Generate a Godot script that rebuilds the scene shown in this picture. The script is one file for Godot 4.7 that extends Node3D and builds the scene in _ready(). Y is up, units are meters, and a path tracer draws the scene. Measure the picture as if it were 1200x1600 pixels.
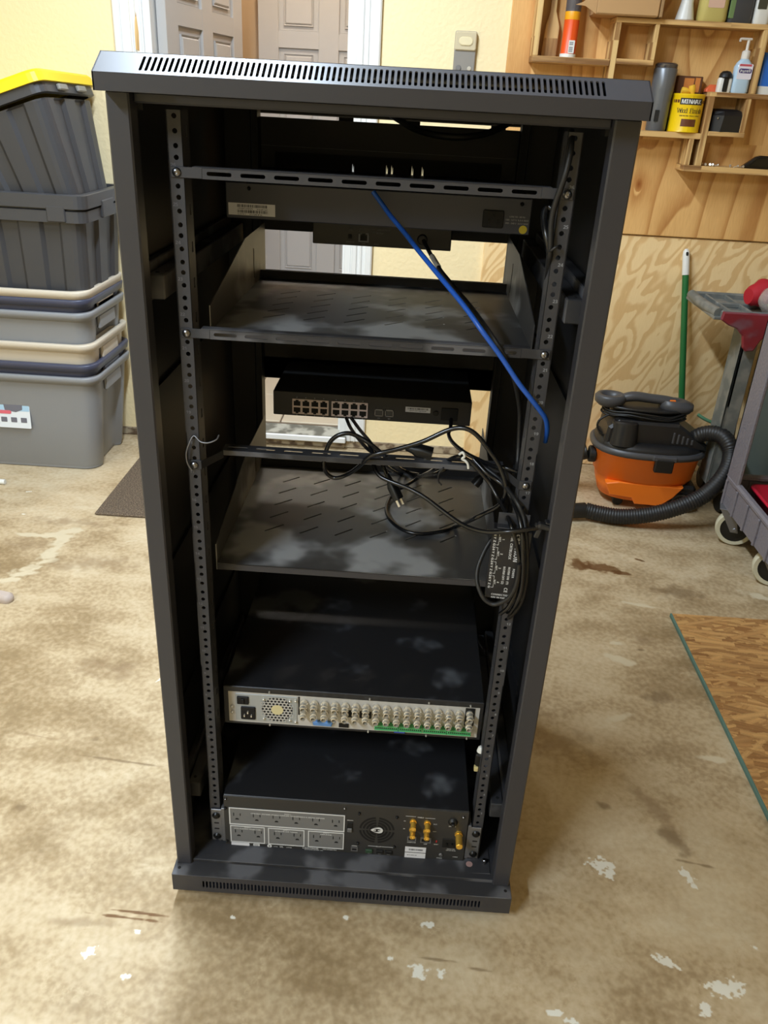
extends Node3D
# A server rack seen from behind in a home garage: totes on the left, a workshop wall on the right.

class MB:
	var st := SurfaceTool.new()
	var x := Transform3D()
	var g := -1
	func _init() -> void:
		st.begin(Mesh.PRIMITIVE_TRIANGLES)
	func sm(n: int) -> void:
		g = n
	func v(p: Vector3, uv := Vector2.ZERO) -> void:
		st.set_smooth_group(g)
		st.set_uv(uv)
		st.add_vertex(x * p)
	func t(a: Vector3, b: Vector3, c: Vector3) -> void:   # counter-clockwise seen from outside
		v(a); v(c); v(b)
	func q(a: Vector3, b: Vector3, c: Vector3, d: Vector3) -> void:
		t(a, b, c); t(a, c, d)
	func quv(a: Vector3, b: Vector3, c: Vector3, d: Vector3) -> void:   # with a texture upright on it
		v(a, Vector2(0, 1)); v(c, Vector2(1, 0)); v(b, Vector2(1, 1))
		v(a, Vector2(0, 1)); v(d, Vector2(0, 0)); v(c, Vector2(1, 0))
	func qo(a: Vector3, b: Vector3, c: Vector3, d: Vector3, out: Vector3) -> void:
		if (b - a).cross(c - a).dot(out) < 0.0:
			q(d, c, b, a)
		else:
			q(a, b, c, d)
	func box(c: Vector3, s: Vector3, b := 0.0) -> void:
		var h := s * 0.5
		b = minf(b, 0.45 * minf(s.x, minf(s.y, s.z)))
		for a in 3:
			var u := (a + 1) % 3
			var w := (a + 2) % 3
			for sg in [-1.0, 1.0]:
				var p := []
				for k in [[-1, -1], [1, -1], [1, 1], [-1, 1]]:
					var e := Vector3()
					e[a] = sg * h[a]; e[u] = k[0] * (h[u] - b); e[w] = k[1] * (h[w] - b)
					p.append(c + e)
				var o := Vector3()
				o[a] = sg
				qo(p[0], p[1], p[2], p[3], o)
			if b > 0.0:
				for su in [-1.0, 1.0]:
					for sw in [-1.0, 1.0]:
						var p := []
						for k in [-1.0, 1.0]:
							var e := Vector3()
							e[a] = k * (h[a] - b); e[u] = su * h[u]; e[w] = sw * (h[w] - b)
							p.append(c + e)
						for k in [1.0, -1.0]:
							var e := Vector3()
							e[a] = k * (h[a] - b); e[u] = su * (h[u] - b); e[w] = sw * h[w]
							p.append(c + e)
						var o := Vector3()
						o[u] = su; o[w] = sw
						qo(p[0], p[1], p[2], p[3], o)
		if b > 0.0:
			for sx in [-1.0, 1.0]:
				for sy in [-1.0, 1.0]:
					for sz in [-1.0, 1.0]:
						var s3 := Vector3(sx, sy, sz)
						var i := h - Vector3.ONE * b
						var p0 := c + s3 * Vector3(h.x, i.y, i.z)
						var p1 := c + s3 * Vector3(i.x, h.y, i.z)
						var p2 := c + s3 * Vector3(i.x, i.y, h.z)
						if sx * sy * sz > 0: t(p0, p1, p2)
						else: t(p0, p2, p1)
	func bb(x0: float, x1: float, y0: float, y1: float, z0: float, z1: float, b := 0.0) -> void:
		box(Vector3(x0 + x1, y0 + y1, z0 + z1) * 0.5, Vector3(x1 - x0, y1 - y0, z1 - z0), b)
	func lathe(prof: Array, n := 20) -> void:   # profile of Vector2(radius, height), outside on the right going up
		var grp := 1
		var keep := g
		for i in prof.size() - 1:
			if i > 0:
				var d0: Vector2 = (prof[i] - prof[i - 1]).normalized()
				var d1: Vector2 = (prof[i + 1] - prof[i]).normalized()
				if d0.dot(d1) < 0.8: grp += 1
			g = grp
			for k in n:
				var a0 := TAU * k / n
				var a1 := TAU * (k + 1) / n
				var p0 := Vector3(prof[i].x * sin(a0), prof[i].y, prof[i].x * cos(a0))
				var p1 := Vector3(prof[i].x * sin(a1), prof[i].y, prof[i].x * cos(a1))
				var p2 := Vector3(prof[i + 1].x * sin(a1), prof[i + 1].y, prof[i + 1].x * cos(a1))
				var p3 := Vector3(prof[i + 1].x * sin(a0), prof[i + 1].y, prof[i + 1].x * cos(a0))
				if prof[i].x > 1e-6: t(p0, p1, p2)
				if prof[i + 1].x > 1e-6: t(p0, p2, p3)
		g = keep
	func cyl(a: Vector3, b: Vector3, r0: float, r1 := -1.0, n := 14, bev := 0.0) -> void:
		if r1 < 0: r1 = r0
		var keep := x
		var up := (b - a).normalized()
		var sd := up.cross(Vector3.FORWARD if absf(up.z) < 0.9 else Vector3.RIGHT).normalized()
		x = x * Transform3D(Basis(sd, up, sd.cross(up)), a)
		var l := a.distance_to(b)
		if bev > 0.0: lathe([Vector2(0, 0), Vector2(r0 - bev, 0), Vector2(r0, bev), Vector2(r1, l - bev), Vector2(r1 - bev, l), Vector2(0, l)], n)
		else: lathe([Vector2(0, 0), Vector2(r0, 0), Vector2(r1, l), Vector2(0, l)], n)
		x = keep
	func tube(pts: Array, r, n := 8, sub := 5, closed := false) -> void:   # a smooth pipe through the points
		var path := []
		var m := pts.size()
		var rad := []
		for i in (m if closed else m - 1):
			var p0: Vector3 = pts[(i - 1 + m) % m] if closed or i > 0 else pts[0] * 2.0 - pts[1]
			var p1: Vector3 = pts[i]
			var p2: Vector3 = pts[(i + 1) % m]
			var p3: Vector3 = pts[(i + 2) % m] if closed or i + 2 < m else p2 * 2.0 - p1
			for k in sub:
				path.append(p1.cubic_interpolate(p2, p0, p3, float(k) / sub))
				rad.append(lerpf(r[i], r[(i + 1) % m], float(k) / sub) if r is Array else r)
		if not closed:
			path.append(pts[m - 1])
			rad.append(r[m - 1] if r is Array else r)
		pipe(path, rad, n, closed)
	func pipe(path: Array, rad: Array, n: int, closed := false) -> void:
		var c := path.size()
		var rings := []
		var side := Vector3.ZERO
		for i in c:
			var d: Vector3 = (path[(i + 1) % c] - path[(i - 1 + c) % c]) if closed or (i > 0 and i < c - 1) else (path[1] - path[0] if i == 0 else path[c - 1] - path[c - 2])
			d = d.normalized()
			if side == Vector3.ZERO: side = d.cross(Vector3.UP if absf(d.y) < 0.9 else Vector3.RIGHT)
			side = (side - d * side.dot(d)).normalized()
			var w := d.cross(side)
			var ring := []
			for k in n:
				ring.append(path[i] + (side * cos(TAU * k / n) + w * sin(TAU * k / n)) * rad[i])
			rings.append(ring)
		var keep := g
		g = 1
		for i in (c if closed else c - 1):
			var a: Array = rings[i]
			var b: Array = rings[(i + 1) % c]
			for k in n: q(a[k], a[(k + 1) % n], b[(k + 1) % n], b[k])
		g = -1
		if not closed:
			for k in range(1, n - 1):
				t(rings[0][0], rings[0][k + 1], rings[0][k])
				t(rings[c - 1][0], rings[c - 1][k], rings[c - 1][k + 1])
		g = keep
	func prism(poly: PackedVector2Array, z0: float, z1: float, b := 0.0, smooth := false) -> void:   # outline counter-clockwise seen from +z
		if Geometry2D.is_polygon_clockwise(poly): poly.reverse()
		var m := poly.size()
		var inn := PackedVector2Array()
		for i in m:
			var e0 := (poly[i] - poly[(i - 1 + m) % m]).normalized()
			var e1 := (poly[(i + 1) % m] - poly[i]).normalized()
			var nn := (Vector2(-e0.y, e0.x) + Vector2(-e1.y, e1.x))
			nn = nn / maxf(0.5, nn.length_squared() * 0.5)
			inn.append(poly[i] + nn * b)
		var ix := Geometry2D.triangulate_polygon(inn if b > 0.0 else poly)
		var keep := g
		g = -1
		for i in range(0, ix.size(), 3):
			var a := inn[ix[i]]
			var bq := inn[ix[i + 1]]
			var c := inn[ix[i + 2]]
			if (bq - a).cross(c - a) < 0.0:
				var s := bq; bq = c; c = s
			t(Vector3(a.x, a.y, z1), Vector3(bq.x, bq.y, z1), Vector3(c.x, c.y, z1))
			t(Vector3(a.x, a.y, z0), Vector3(c.x, c.y, z0), Vector3(bq.x, bq.y, z0))
		if smooth: g = 1
		for i in m:
			var a := poly[i]
			var c := poly[(i + 1) % m]
			q(Vector3(a.x, a.y, z0 + b), Vector3(c.x, c.y, z0 + b), Vector3(c.x, c.y, z1 - b), Vector3(a.x, a.y, z1 - b))
			if b > 0.0:
				var ai := inn[i]
				var ci := inn[(i + 1) % m]
				q(Vector3(a.x, a.y, z1 - b), Vector3(c.x, c.y, z1 - b), Vector3(ci.x, ci.y, z1), Vector3(ai.x, ai.y, z1))
				q(Vector3(ai.x, ai.y, z0), Vector3(ci.x, ci.y, z0), Vector3(c.x, c.y, z0 + b), Vector3(a.x, a.y, z0 + b))
		g = keep
	func loft(secs: Array, cap0 := true, cap1 := true, smooth := 1) -> void:   # rings of equal count, counter-clockwise seen against the travel
		var keep := g
		for i in secs.size() - 1:
			var a: Array = secs[i]
			var b: Array = secs[i + 1]
			var n := a.size()
			g = smooth
			for k in n: q(a[k], a[(k + 1) % n], b[(k + 1) % n], b[k])
		g = -1
		for e in [[cap0, secs[0], true], [cap1, secs[-1], false]]:
			if not e[0]: continue
			var c := Vector3.ZERO
			for p in e[1]: c += p / e[1].size()
			var n: int = e[1].size()
			for k in n:
				if e[2]: t(c, e[1][(k + 1) % n], e[1][k])
				else: t(c, e[1][k], e[1][(k + 1) % n])
		g = keep
	func cell(x0: float, y0: float, x1: float, y1: float, hole: PackedVector2Array, c: Vector2, z0: float, z1: float, walls := true) -> void:   # a rectangle with a hole round c
		var m := hole.size()
		var outp := []
		var sidep := []
		for h in hole:
			var d := h
			var tx := ((x1 - c.x) if d.x > 0 else (x0 - c.x)) / (d.x if absf(d.x) > 1e-9 else 1e-9)
			var ty := ((y1 - c.y) if d.y > 0 else (y0 - c.y)) / (d.y if absf(d.y) > 1e-9 else 1e-9)
			var k := minf(absf(tx), absf(ty))
			outp.append(c + d * k)
			sidep.append((1 if d.x > 0 else 3) if absf(tx) < absf(ty) else (2 if d.y > 0 else 4))
		for i in m:
			var j := (i + 1) % m
			var h0 := c + hole[i]
			var h1 := c + hole[j]
			var o0: Vector2 = outp[i]
			var o1: Vector2 = outp[j]
			var poly: Array = [h0, o0]
			var sd: int = sidep[i]
			while sd != sidep[j]:
				poly.append([Vector2(x1, y1), Vector2(x0, y1), Vector2(x0, y0), Vector2(x1, y0)][sd - 1])
				sd = sd % 4 + 1
			poly.append(o1)
			for k in range(1, poly.size() - 1):
				t(V(poly[0], z1), V(poly[k], z1), V(poly[k + 1], z1))
				t(V(poly[0], z0), V(poly[k + 1], z0), V(poly[k], z0))
			t(V(h0, z1), V(o1, z1), V(h1, z1))
			t(V(h0, z0), V(h1, z0), V(o1, z0))
			if walls: q(V(h1, z0), V(h0, z0), V(h0, z1), V(h1, z1))
	func V(p: Vector2, z: float) -> Vector3:
		return Vector3(p.x, p.y, z)
	func slots(x0: float, x1: float, y0: float, y1: float, n: int, hole: PackedVector2Array, z0: float, z1: float) -> void:
		for i in n:
			var a := lerpf(x0, x1, float(i) / n)
			var b := lerpf(x0, x1, float(i + 1) / n)
			cell(a, y0, b, y1, hole, Vector2((a + b) * 0.5, (y0 + y1) * 0.5), z0, z1)
	func text(s: String, at: Vector3, h: float, turn := 0.0, font: Font = null, wide := 1.0) -> void:   # flat lettering of cap height h, centred, facing +z
		var tm := TextMesh.new()
		tm.text = s
		tm.font = font
		tm.font_size = 20
		tm.pixel_size = h / 14.3
		tm.depth = 0.0
		tm.curve_step = 2.0
		var b := Basis(Vector3.BACK, turn) * Basis.from_scale(Vector3(wide, 1, 1))
		var ar := tm.surface_get_arrays(0)
		var vs: PackedVector3Array = ar[Mesh.ARRAY_VERTEX]
		var ix: PackedInt32Array = ar[Mesh.ARRAY_INDEX] if ar[Mesh.ARRAY_INDEX] != null else PackedInt32Array(range(vs.size()))
		var keep := g
		g = -1
		for i in range(0, ix.size(), 3):
			v(at + b * vs[ix[i]]); v(at + b * vs[ix[i + 1]]); v(at + b * vs[ix[i + 2]])
		g = keep
	func mesh() -> ArrayMesh:
		st.generate_normals()
		return st.commit()

const FLOOR_MARKS := [[0.492, -0.070, 0.024, 0.017, 0, 0], [0.500, -0.056, 0.014, 0.014, 0, 0], [0.654, -0.060, 0.022, 0.008, 60, 0], [0.657, -0.043, 0.012, 0.006, 50, 0],
	[0.565, 0.121, 0.022, 0.008, 30, 0], [0.547, 0.113, 0.006, 0.005, 0, 0], [0.647, 0.163, 0.024, 0.015, 10, 0], [0.673, 0.155, 0.014, 0.014, 0, 0],
	[0.607, 0.199, 0.014, 0.012, 0, 0], [0.139, 0.171, 0.016, 0.012, 0, 0], [0.177, 0.171, 0.008, 0.009, 0, 0], [0.089, 0.152, 0.006, 0.004, 0, 0],
	[0.156, 0.083, 0.012, 0.006, 0, 0], [0.011, 0.082, 0.005, 0.005, 0, 0], [-0.411, 0.179, 0.012, 0.008, -30, 0], [-0.343, 0.137, 0.006, 0.005, 0, 0],
	[-0.338, 0.216, 0.007, 0.006, 0, 0], [-0.189, 0.096, 0.005, 0.003, 20, 0], [0.360, 0.222, 0.014, 0.006, -20, 0], [0.384, 0.236, 0.010, 0.006, 0, 0],
	[-1.249, -1.494, 0.012, 0.003, -20, 0], [-1.195, -1.327, 0.008, 0.003, 10, 0], [-0.502, -0.527, 0.018, 0.002, -60, 0], [0.732, 0.081, 0.006, 0.006, 0, 0],
	[-1.138, -1.194, 0.060, 0.014, 6, 3], [-1.081, -1.193, 0.060, 0.014, 6, 3], [-1.031, -1.200, 0.070, 0.022, 0, 3], [-1.001, -1.231, 0.060, 0.024, -20, 3],
	[-1.006, -1.161, 0.055, 0.030, -70, 3], [-0.999, -1.113, 0.050, 0.024, -60, 3], [-0.998, -1.073, 0.045, 0.022, -50, 3], [-1.005, -1.033, 0.050, 0.020, -35, 3],
	[-1.019, -0.994, 0.055, 0.020, -25, 3], [-1.041, -0.958, 0.055, 0.020, -20, 3], [-1.065, -0.926, 0.050, 0.020, -15, 3], [-0.787, -1.195, 0.020, 0.006, -25, 3],
	[-1.090, -1.133, 0.100, 0.050, 0, 4], [-0.846, -1.046, 0.220, 0.060, -10, 4], [-1.022, -1.295, 0.200, 0.040, 0, 4], [0.707, -1.223, 0.075, 0.030, 14, 1],
	[0.647, -1.231, 0.050, 0.034, 5, 1], [0.773, -1.196, 0.035, 0.012, 18, 1], [0.928, -1.102, 0.110, 0.050, 0, 2], [0.765, -0.835, 0.050, 0.030, 0, 4],
	[0.737, -0.589, 0.050, 0.050, 0, 2], [0.522, -0.219, 0.018, 0.015, 0, 2], [0.631, -0.229, 0.030, 0.140, -28, 4], [0.649, -0.147, 0.030, 0.050, -30, 2],
	[0.455, -0.402, 0.140, 0.080, 20, 4], [0.855, -1.287, 0.020, 0.008, 30, 1], [0.736, -0.788, 0.018, 0.008, 10, 2], [0.670, -0.738, 0.050, 0.020, 20, 3],
	[0.790, -1.014, 0.080, 0.008, 12, 3], [0.624, -0.507, 0.040, 0.014, -20, 3], [0.800, -0.385, 0.040, 0.012, 5, 3], [1.165, -1.113, 0.050, 0.020, 30, 3],
	[0.672, -0.810, 0.030, 0.012, 0, 3], [-0.670, -0.564, 0.080, 0.050, 0, 4], [-0.600, -0.546, 0.070, 0.050, 0, 4], [-0.660, -0.111, 0.020, 0.012, 0, 2],
	[-0.578, -0.311, 0.012, 0.010, 0, 2], [-0.441, 0.127, 0.120, 0.012, 0, 4], [-0.706, -0.308, 0.100, 0.006, 8, 4], [-0.487, -0.251, 0.120, 0.004, 5, 2],
	[-0.360, 0.101, 0.060, 0.003, 3, 1], [-0.379, 0.112, 0.055, 0.003, 3, 1], [0.180, 0.148, 0.050, 0.003, 3, 2], [0.244, 0.160, 0.040, 0.003, 5, 2],
	[0.682, -0.089, 0.060, 0.004, 10, 2]]
const HOSE := [Vector3(1.089, 0.2475, -1.72),
	Vector3(1.101, 0.2858, -1.7),
	Vector3(1.131, 0.3077, -1.68),
	Vector3(1.163, 0.312, -1.65),
	Vector3(1.183, 0.2943, -1.62),
	Vector3(1.191, 0.2649, -1.6),
	Vector3(1.18, 0.229, -1.57),
	Vector3(1.152, 0.1852, -1.545),
	Vector3(1.106, 0.1354, -1.53),
	Vector3(1.045, 0.099, -1.52),
	Vector3(0.9748, 0.0665, -1.52),
	Vector3(0.9027, 0.0437, -1.525),
	Vector3(0.829, 0.031, -1.535),
	Vector3(0.7645, 0.0311, -1.55),
	Vector3(0.7203, 0.0355, -1.56)]
var M := {}
var sans: SystemFont
var serif: SystemFont

func mb(at := Vector3.ZERO, b := Basis()) -> MB:
	var m := MB.new()
	m.x = Transform3D(b, at)
	return m

func obj(called: String, m, material: Material, parent: Node = self) -> MeshInstance3D:
	var o := MeshInstance3D.new()
	o.name = called
	o.mesh = m.mesh() if m is MB else m
	o.material_override = material
	parent.add_child(o, true)
	return o

func tag(o: Node, label: String, category: String, group := "") -> Node:
	o.set_meta("label", label)
	o.set_meta("category", category)
	if group: o.set_meta("group", group)
	return o

func thing(called: String, label: String, category: String, at := Vector3.ZERO, b := Basis(), group := "") -> Node3D:
	var o := Node3D.new()
	o.name = called
	add_child(o, true)
	o.transform = Transform3D(b, at)
	tag(o, label, category, group)
	return o

func struct(called: String, m, material: Material, parent: Node = self) -> MeshInstance3D:
	var o := obj(called, m, material, parent)
	o.set_meta("kind", "structure")
	return o

func rr(w: float, h: float, r: float, n := 4) -> PackedVector2Array:   # rounded rectangle, counter-clockwise
	var p := PackedVector2Array()
	r = minf(r, minf(w, h) * 0.5 - 1e-5)
	for k in 4:
		var c := Vector2((w * 0.5 - r) * (1 if k in [0, 3] else -1), (h * 0.5 - r) * (1 if k < 2 else -1))
		for i in n + 1:
			p.append(c + Vector2.from_angle(PI * 0.5 * (k + float(i) / n)) * r)
	return p

func circ(r: float, n := 8, ph := 0.0) -> PackedVector2Array:
	var p := PackedVector2Array()
	for i in n: p.append(Vector2.from_angle(TAU * i / n + ph) * r)
	return p

func shifted(p: PackedVector2Array, d: Vector2) -> PackedVector2Array:
	var o := PackedVector2Array()
	for a in p: o.append(a + d)
	return o

func ring(p: PackedVector2Array, y: float, c := Vector2.ZERO, s := 1.0) -> Array:   # outline laid flat at height y, for lofts that go up
	var o := []
	for a in p: o.append(Vector3(c.x + a.x * s, y, c.y - a.y * s))
	return o

func mat(c: Color, rough := 0.5, metal := 0.0, spec := 0.5) -> StandardMaterial3D:
	var m := StandardMaterial3D.new()
	m.albedo_color = c
	m.roughness = rough
	m.metallic = metal
	m.metallic_specular = spec
	return m

func noise(freq: float, sd: int, oct := 4, type := FastNoiseLite.TYPE_SIMPLEX_SMOOTH) -> FastNoiseLite:
	var n := FastNoiseLite.new()
	n.noise_type = type
	n.frequency = freq
	n.seed = sd
	n.fractal_octaves = oct
	return n

func tri(m: StandardMaterial3D, tex: Texture2D, per_metre: float, world := false) -> StandardMaterial3D:
	m.albedo_texture = tex
	m.uv1_triplanar = true
	m.uv1_world_triplanar = world
	m.uv1_scale = Vector3.ONE * per_metre
	m.uv1_triplanar_sharpness = 6.0
	return m

func bumpy(m: StandardMaterial3D, freq: float, per_metre: float, strength: float, sd := 5) -> StandardMaterial3D:
	var t := NoiseTexture2D.new()
	t.width = 256
	t.height = 256
	t.seamless = true
	t.as_normal_map = true
	t.bump_strength = strength
	t.noise = noise(freq, sd, 3)
	m.normal_enabled = true
	m.normal_texture = t
	if not m.uv1_triplanar:
		m.uv1_triplanar = true
		m.uv1_scale = Vector3.ONE * per_metre
	return m

func blotch(a: Color, b: Color, freq: float, sd: int, lo: float, hi: float, size := 256) -> ImageTexture:   # two tones mixed by noise
	var im := noise(freq, sd, 4).get_seamless_image(size, size)
	im.convert(Image.FORMAT_L8)
	var src := im.get_data()
	var lut := PackedByteArray()
	lut.resize(768)
	for i in 256:
		var k := smoothstep(lo, hi, i / 255.0)
		var c := a.lerp(b, k)
		lut[i * 3] = c.r8; lut[i * 3 + 1] = c.g8; lut[i * 3 + 2] = c.b8
	var out := PackedByteArray()
	out.resize(size * size * 3)
	for i in size * size:
		var k := src[i] * 3
		out[i * 3] = lut[k]; out[i * 3 + 1] = lut[k + 1]; out[i * 3 + 2] = lut[k + 2]
	return ImageTexture.create_from_image(Image.create_from_data(size, size, false, Image.FORMAT_RGB8, out))

# ---------- surfaces computed as textures ----------

func stamp(buf: PackedByteArray, w: int, h: int, cx: float, cy: float, rx: float, ry: float, turn: float, c: Color, nz: FastNoiseLite, rough: float, strength := 1.0, soft := 0.75) -> void:
	var R := maxf(rx, ry) * 1.5
	for y in range(maxi(0, int(cy - R)), mini(h, int(cy + R))):
		for x in range(maxi(0, int(cx - R)), mini(w, int(cx + R))):
			var d := Vector2(x - cx, y - cy).rotated(-turn)
			var k := sqrt((d.x / rx) ** 2 + (d.y / ry) ** 2) + nz.get_noise_2d(x, y) * rough
			var a := (1.0 - smoothstep(soft, 1.0, k)) * strength
			if a > 0.0:
				var i := (y * w + x) * 3
				buf[i] = int(lerpf(buf[i], c.r8, a)); buf[i + 1] = int(lerpf(buf[i + 1], c.g8, a)); buf[i + 2] = int(lerpf(buf[i + 2], c.b8, a))

const FX0 := -2.0
const FZ0 := -2.1
const FPM := 512.0   # floor texture pixels per metre

func floor_texture() -> ImageTexture:
	var w := 2048
	var h := 1536
	var layers := []
	for k in [[0.0022, 11, 4], [0.014, 12, 6], [0.11, 13, 3], [0.004, 14, 5]]:
		var n := noise(k[0], k[1], k[2])
		if k[1] == 14:
			n.domain_warp_enabled = true
			n.domain_warp_amplitude = 90.0
			n.domain_warp_frequency = 0.006
		var im := n.get_image(w / 2 if k[1] == 12 else w, h)
		if k[1] == 12: im.resize(w, h, Image.INTERPOLATE_CUBIC)
		im.convert(Image.FORMAT_L8)
		layers.append(im.get_data())
	var la: PackedByteArray = layers[0]
	var lb: PackedByteArray = layers[1]
	var lc: PackedByteArray = layers[2]
	var ld: PackedByteArray = layers[3]
	var lut := PackedByteArray()
	lut.resize(1024 * 3)
	var grad := Gradient.new()
	grad.offsets = PackedFloat32Array([0.0, 0.30, 0.42, 0.52, 0.62, 0.74, 1.0])
	grad.colors = PackedColorArray([Color(0.50, 0.415, 0.295), Color(0.59, 0.505, 0.375), Color(0.665, 0.58, 0.45), Color(0.73, 0.65, 0.52), Color(0.77, 0.695, 0.57), Color(0.80, 0.735, 0.615), Color(0.85, 0.805, 0.71)])
	for i in 1024:
		var c := grad.sample(i / 1023.0)
		lut[i * 3] = c.r8; lut[i * 3 + 1] = c.g8; lut[i * 3 + 2] = c.b8
	var buf := PackedByteArray()
	buf.resize(w * h * 3)
	var o := 0
	for y in h:
		var zf := 60 if y < 500 else (60 - (y - 500) / 5 if y < 900 else -20)
		for x in w:
			var i := y * w + x
			var xf := x - 1100
			var stain_shade := 0  # right side darker: stains plus some of the rack's shade, painted in
			if xf > 0: stain_shade = mini(xf, 240) * zf / 160
			var v := ((la[i] - 128) * 4 + (lb[i] - 128) * 4 + (lc[i] - 128) * 3) / 3 + 520 - stain_shade
			var r := ld[i] - 128
			if r < 0: r = -r
			if r < 9: v += (9 - r) * 9
			elif ld[i] < 92: v -= (92 - ld[i]) * 2
			v = clampi(v, 0, 1023) * 3
			buf[o] = lut[v]; buf[o + 1] = lut[v + 1]; buf[o + 2] = lut[v + 2]
			o += 3
	var nz := noise(0.035, 21, 4)
	var fine := noise(0.12, 22, 3)
	for s in FLOOR_MARKS:   # x, z, half-length, half-width, turn in degrees, kind
		var p := Vector2((s[0] - FX0) * FPM, (s[1] - FZ0) * FPM)
		var c: Color = [Color(0.9, 0.89, 0.84), Color(0.36, 0.235, 0.125), Color(0.44, 0.36, 0.26), Color(0.80, 0.745, 0.63), Color(0.50, 0.41, 0.30)][s[5]]
		stamp(buf, w, h, p.x, p.y, s[2] * FPM, s[3] * FPM, deg_to_rad(s[4]), c, fine if s[5] == 0 else nz, 1.1 if s[5] == 0 else 0.7, [1.0, 0.75, 0.55, 1.0, 0.42][s[5]], [0.75, 0.6, 0.2, 0.5, 0.0][s[5]])
	return ImageTexture.create_from_image(Image.create_from_data(w, h, false, Image.FORMAT_RGB8, buf))

func plywood_texture(swirl: bool) -> ImageTexture:
	var w := 768
	var a := noise(0.0035, 31 if swirl else 41, 3)
	var b := noise(0.02, 32, 3)
	var c := noise(0.2, 33, 2)
	var light := Color(0.97, 0.85, 0.64) if swirl else Color(0.90, 0.71, 0.45)
	var dark := Color(0.88, 0.725, 0.50) if swirl else Color(0.70, 0.47, 0.24)
	var buf := PackedByteArray()
	buf.resize(w * w * 3)
	var knots := [Vector3(250, 190, 22), Vector3(600, 520, 26), Vector3(520, 90, 16)]
	var o := 0
	for y in w:
		for x in w:
			var k := 0.0
			if swirl:
				var u := x * 0.80 + y * 0.42
				var vv := y * 0.80 - x * 0.42
				var f := a.get_noise_2d(u * 1.9, vv * 0.6) * 3.4 + b.get_noise_2d(u * 1.1, vv * 0.45) * 0.45
				f = f - floorf(f)
				k = smoothstep(0.0, 0.07, f) * (1.0 - smoothstep(0.30, 0.62, f)) * 0.85 + 0.1
			else:
				var f := x * 0.013 + a.get_noise_2d(x * 1.1, y * 0.16) * 2.4
				for kn in knots:
					var d: float = Vector2((x - kn.x), (y - kn.y) * 0.45).length() / kn.z
					f += 1.4 * exp(-d * d * 0.25)
				f = f - floorf(f)
				k = pow(f, 3.0) * (1.0 - smoothstep(0.93, 1.0, f)) * 0.95 + 0.1 * a.get_noise_2d(x * 3.0, y * 0.4)
				for kn in knots:
					var d2: float = Vector2((x - kn.x), (y - kn.y) * 0.6).length() / kn.z
					if d2 < 0.6: k = maxf(k, 1.7 * (1.0 - d2))
			k += 0.16 * c.get_noise_2d(x * 2.2, y * 0.12)
			var col := light.lerp(dark, clampf(k, -0.2, 1.8))
			buf[o] = col.r8; buf[o + 1] = col.g8; buf[o + 2] = col.b8
			o += 3
	return ImageTexture.create_from_image(Image.create_from_data(w, w, false, Image.FORMAT_RGB8, buf))

func board_texture(light: Color, dark: Color, sd: int, along_x: bool) -> ImageTexture:
	var w := 256
	var a := noise(0.03, sd, 4)
	var buf := PackedByteArray()
	buf.resize(w * w * 3)
	var o := 0
	for y in w:
		for x in w:
			var k := a.get_noise_2d(x * 0.12, y * 1.6) if along_x else a.get_noise_2d(x * 1.6, y * 0.12)
			var col := light.lerp(dark, smoothstep(-0.35, 0.5, k))
			buf[o] = col.r8; buf[o + 1] = col.g8; buf[o + 2] = col.b8
			o += 3
	return ImageTexture.create_from_image(Image.create_from_data(w, w, false, Image.FORMAT_RGB8, buf))

func strand_texture() -> ImageTexture:   # oriented strand board
	var w := 640
	var rng := RandomNumberGenerator.new()
	rng.seed = 77
	var buf := PackedByteArray()
	buf.resize(w * w * 3)
	for i in w * w:
		buf[i * 3] = 150; buf[i * 3 + 1] = 105; buf[i * 3 + 2] = 58
	for s in 1500:
		var c := Vector2(rng.randf() * w, rng.randf() * w)
		var turn := rng.randfn(0.0, 0.35)
		var hl := rng.randf_range(22, 60)
		var hw := rng.randf_range(3, 9)
		var tone := Color(0.80, 0.61, 0.37).lerp(Color(0.53, 0.35, 0.18), pow(rng.randf(), 1.6))
		tone = tone.lerp(Color(0.88, 0.74, 0.50), rng.randf() * 0.25)
		var ca := cos(turn)
		var sa := sin(turn)
		for v in range(int(-hw), int(hw) + 1):
			for u in range(int(-hl), int(hl) + 1):
				var x := posmod(int(c.x + u * ca - v * sa), w)
				var y := posmod(int(c.y + u * sa + v * ca), w)
				var sh := 1.0 - 0.10 * absf(v) / hw
				var i := (y * w + x) * 3
				buf[i] = int(tone.r8 * sh); buf[i + 1] = int(tone.g8 * sh); buf[i + 2] = int(tone.b8 * sh)
	return ImageTexture.create_from_image(Image.create_from_data(w, w, false, Image.FORMAT_RGB8, buf))

func barcode(w: int, h: int, rows: Array, sd: int, paper := Color(0.86, 0.86, 0.88)) -> ImageTexture:   # rows: [top, height, x0, x1, bars?]
	var rng := RandomNumberGenerator.new()
	rng.seed = sd
	var im := Image.create(w, h, false, Image.FORMAT_RGB8)
	im.fill(paper)
	for r in rows:
		var x: int = r[2]
		while x < r[3]:
			var b := rng.randi_range(1, 3) if r[4] else rng.randi_range(1, 2)
			im.fill_rect(Rect2i(x, r[0] + (0 if r[4] else rng.randi_range(0, 1)), b, r[1]), Color(0.16, 0.16, 0.18))
			x += b + rng.randi_range(1, 3)
	return ImageTexture.create_from_image(im)

func textured(t: Texture2D, rough := 0.5) -> StandardMaterial3D:
	var m := mat(Color.WHITE, rough)
	m.albedo_texture = t
	return m

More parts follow.
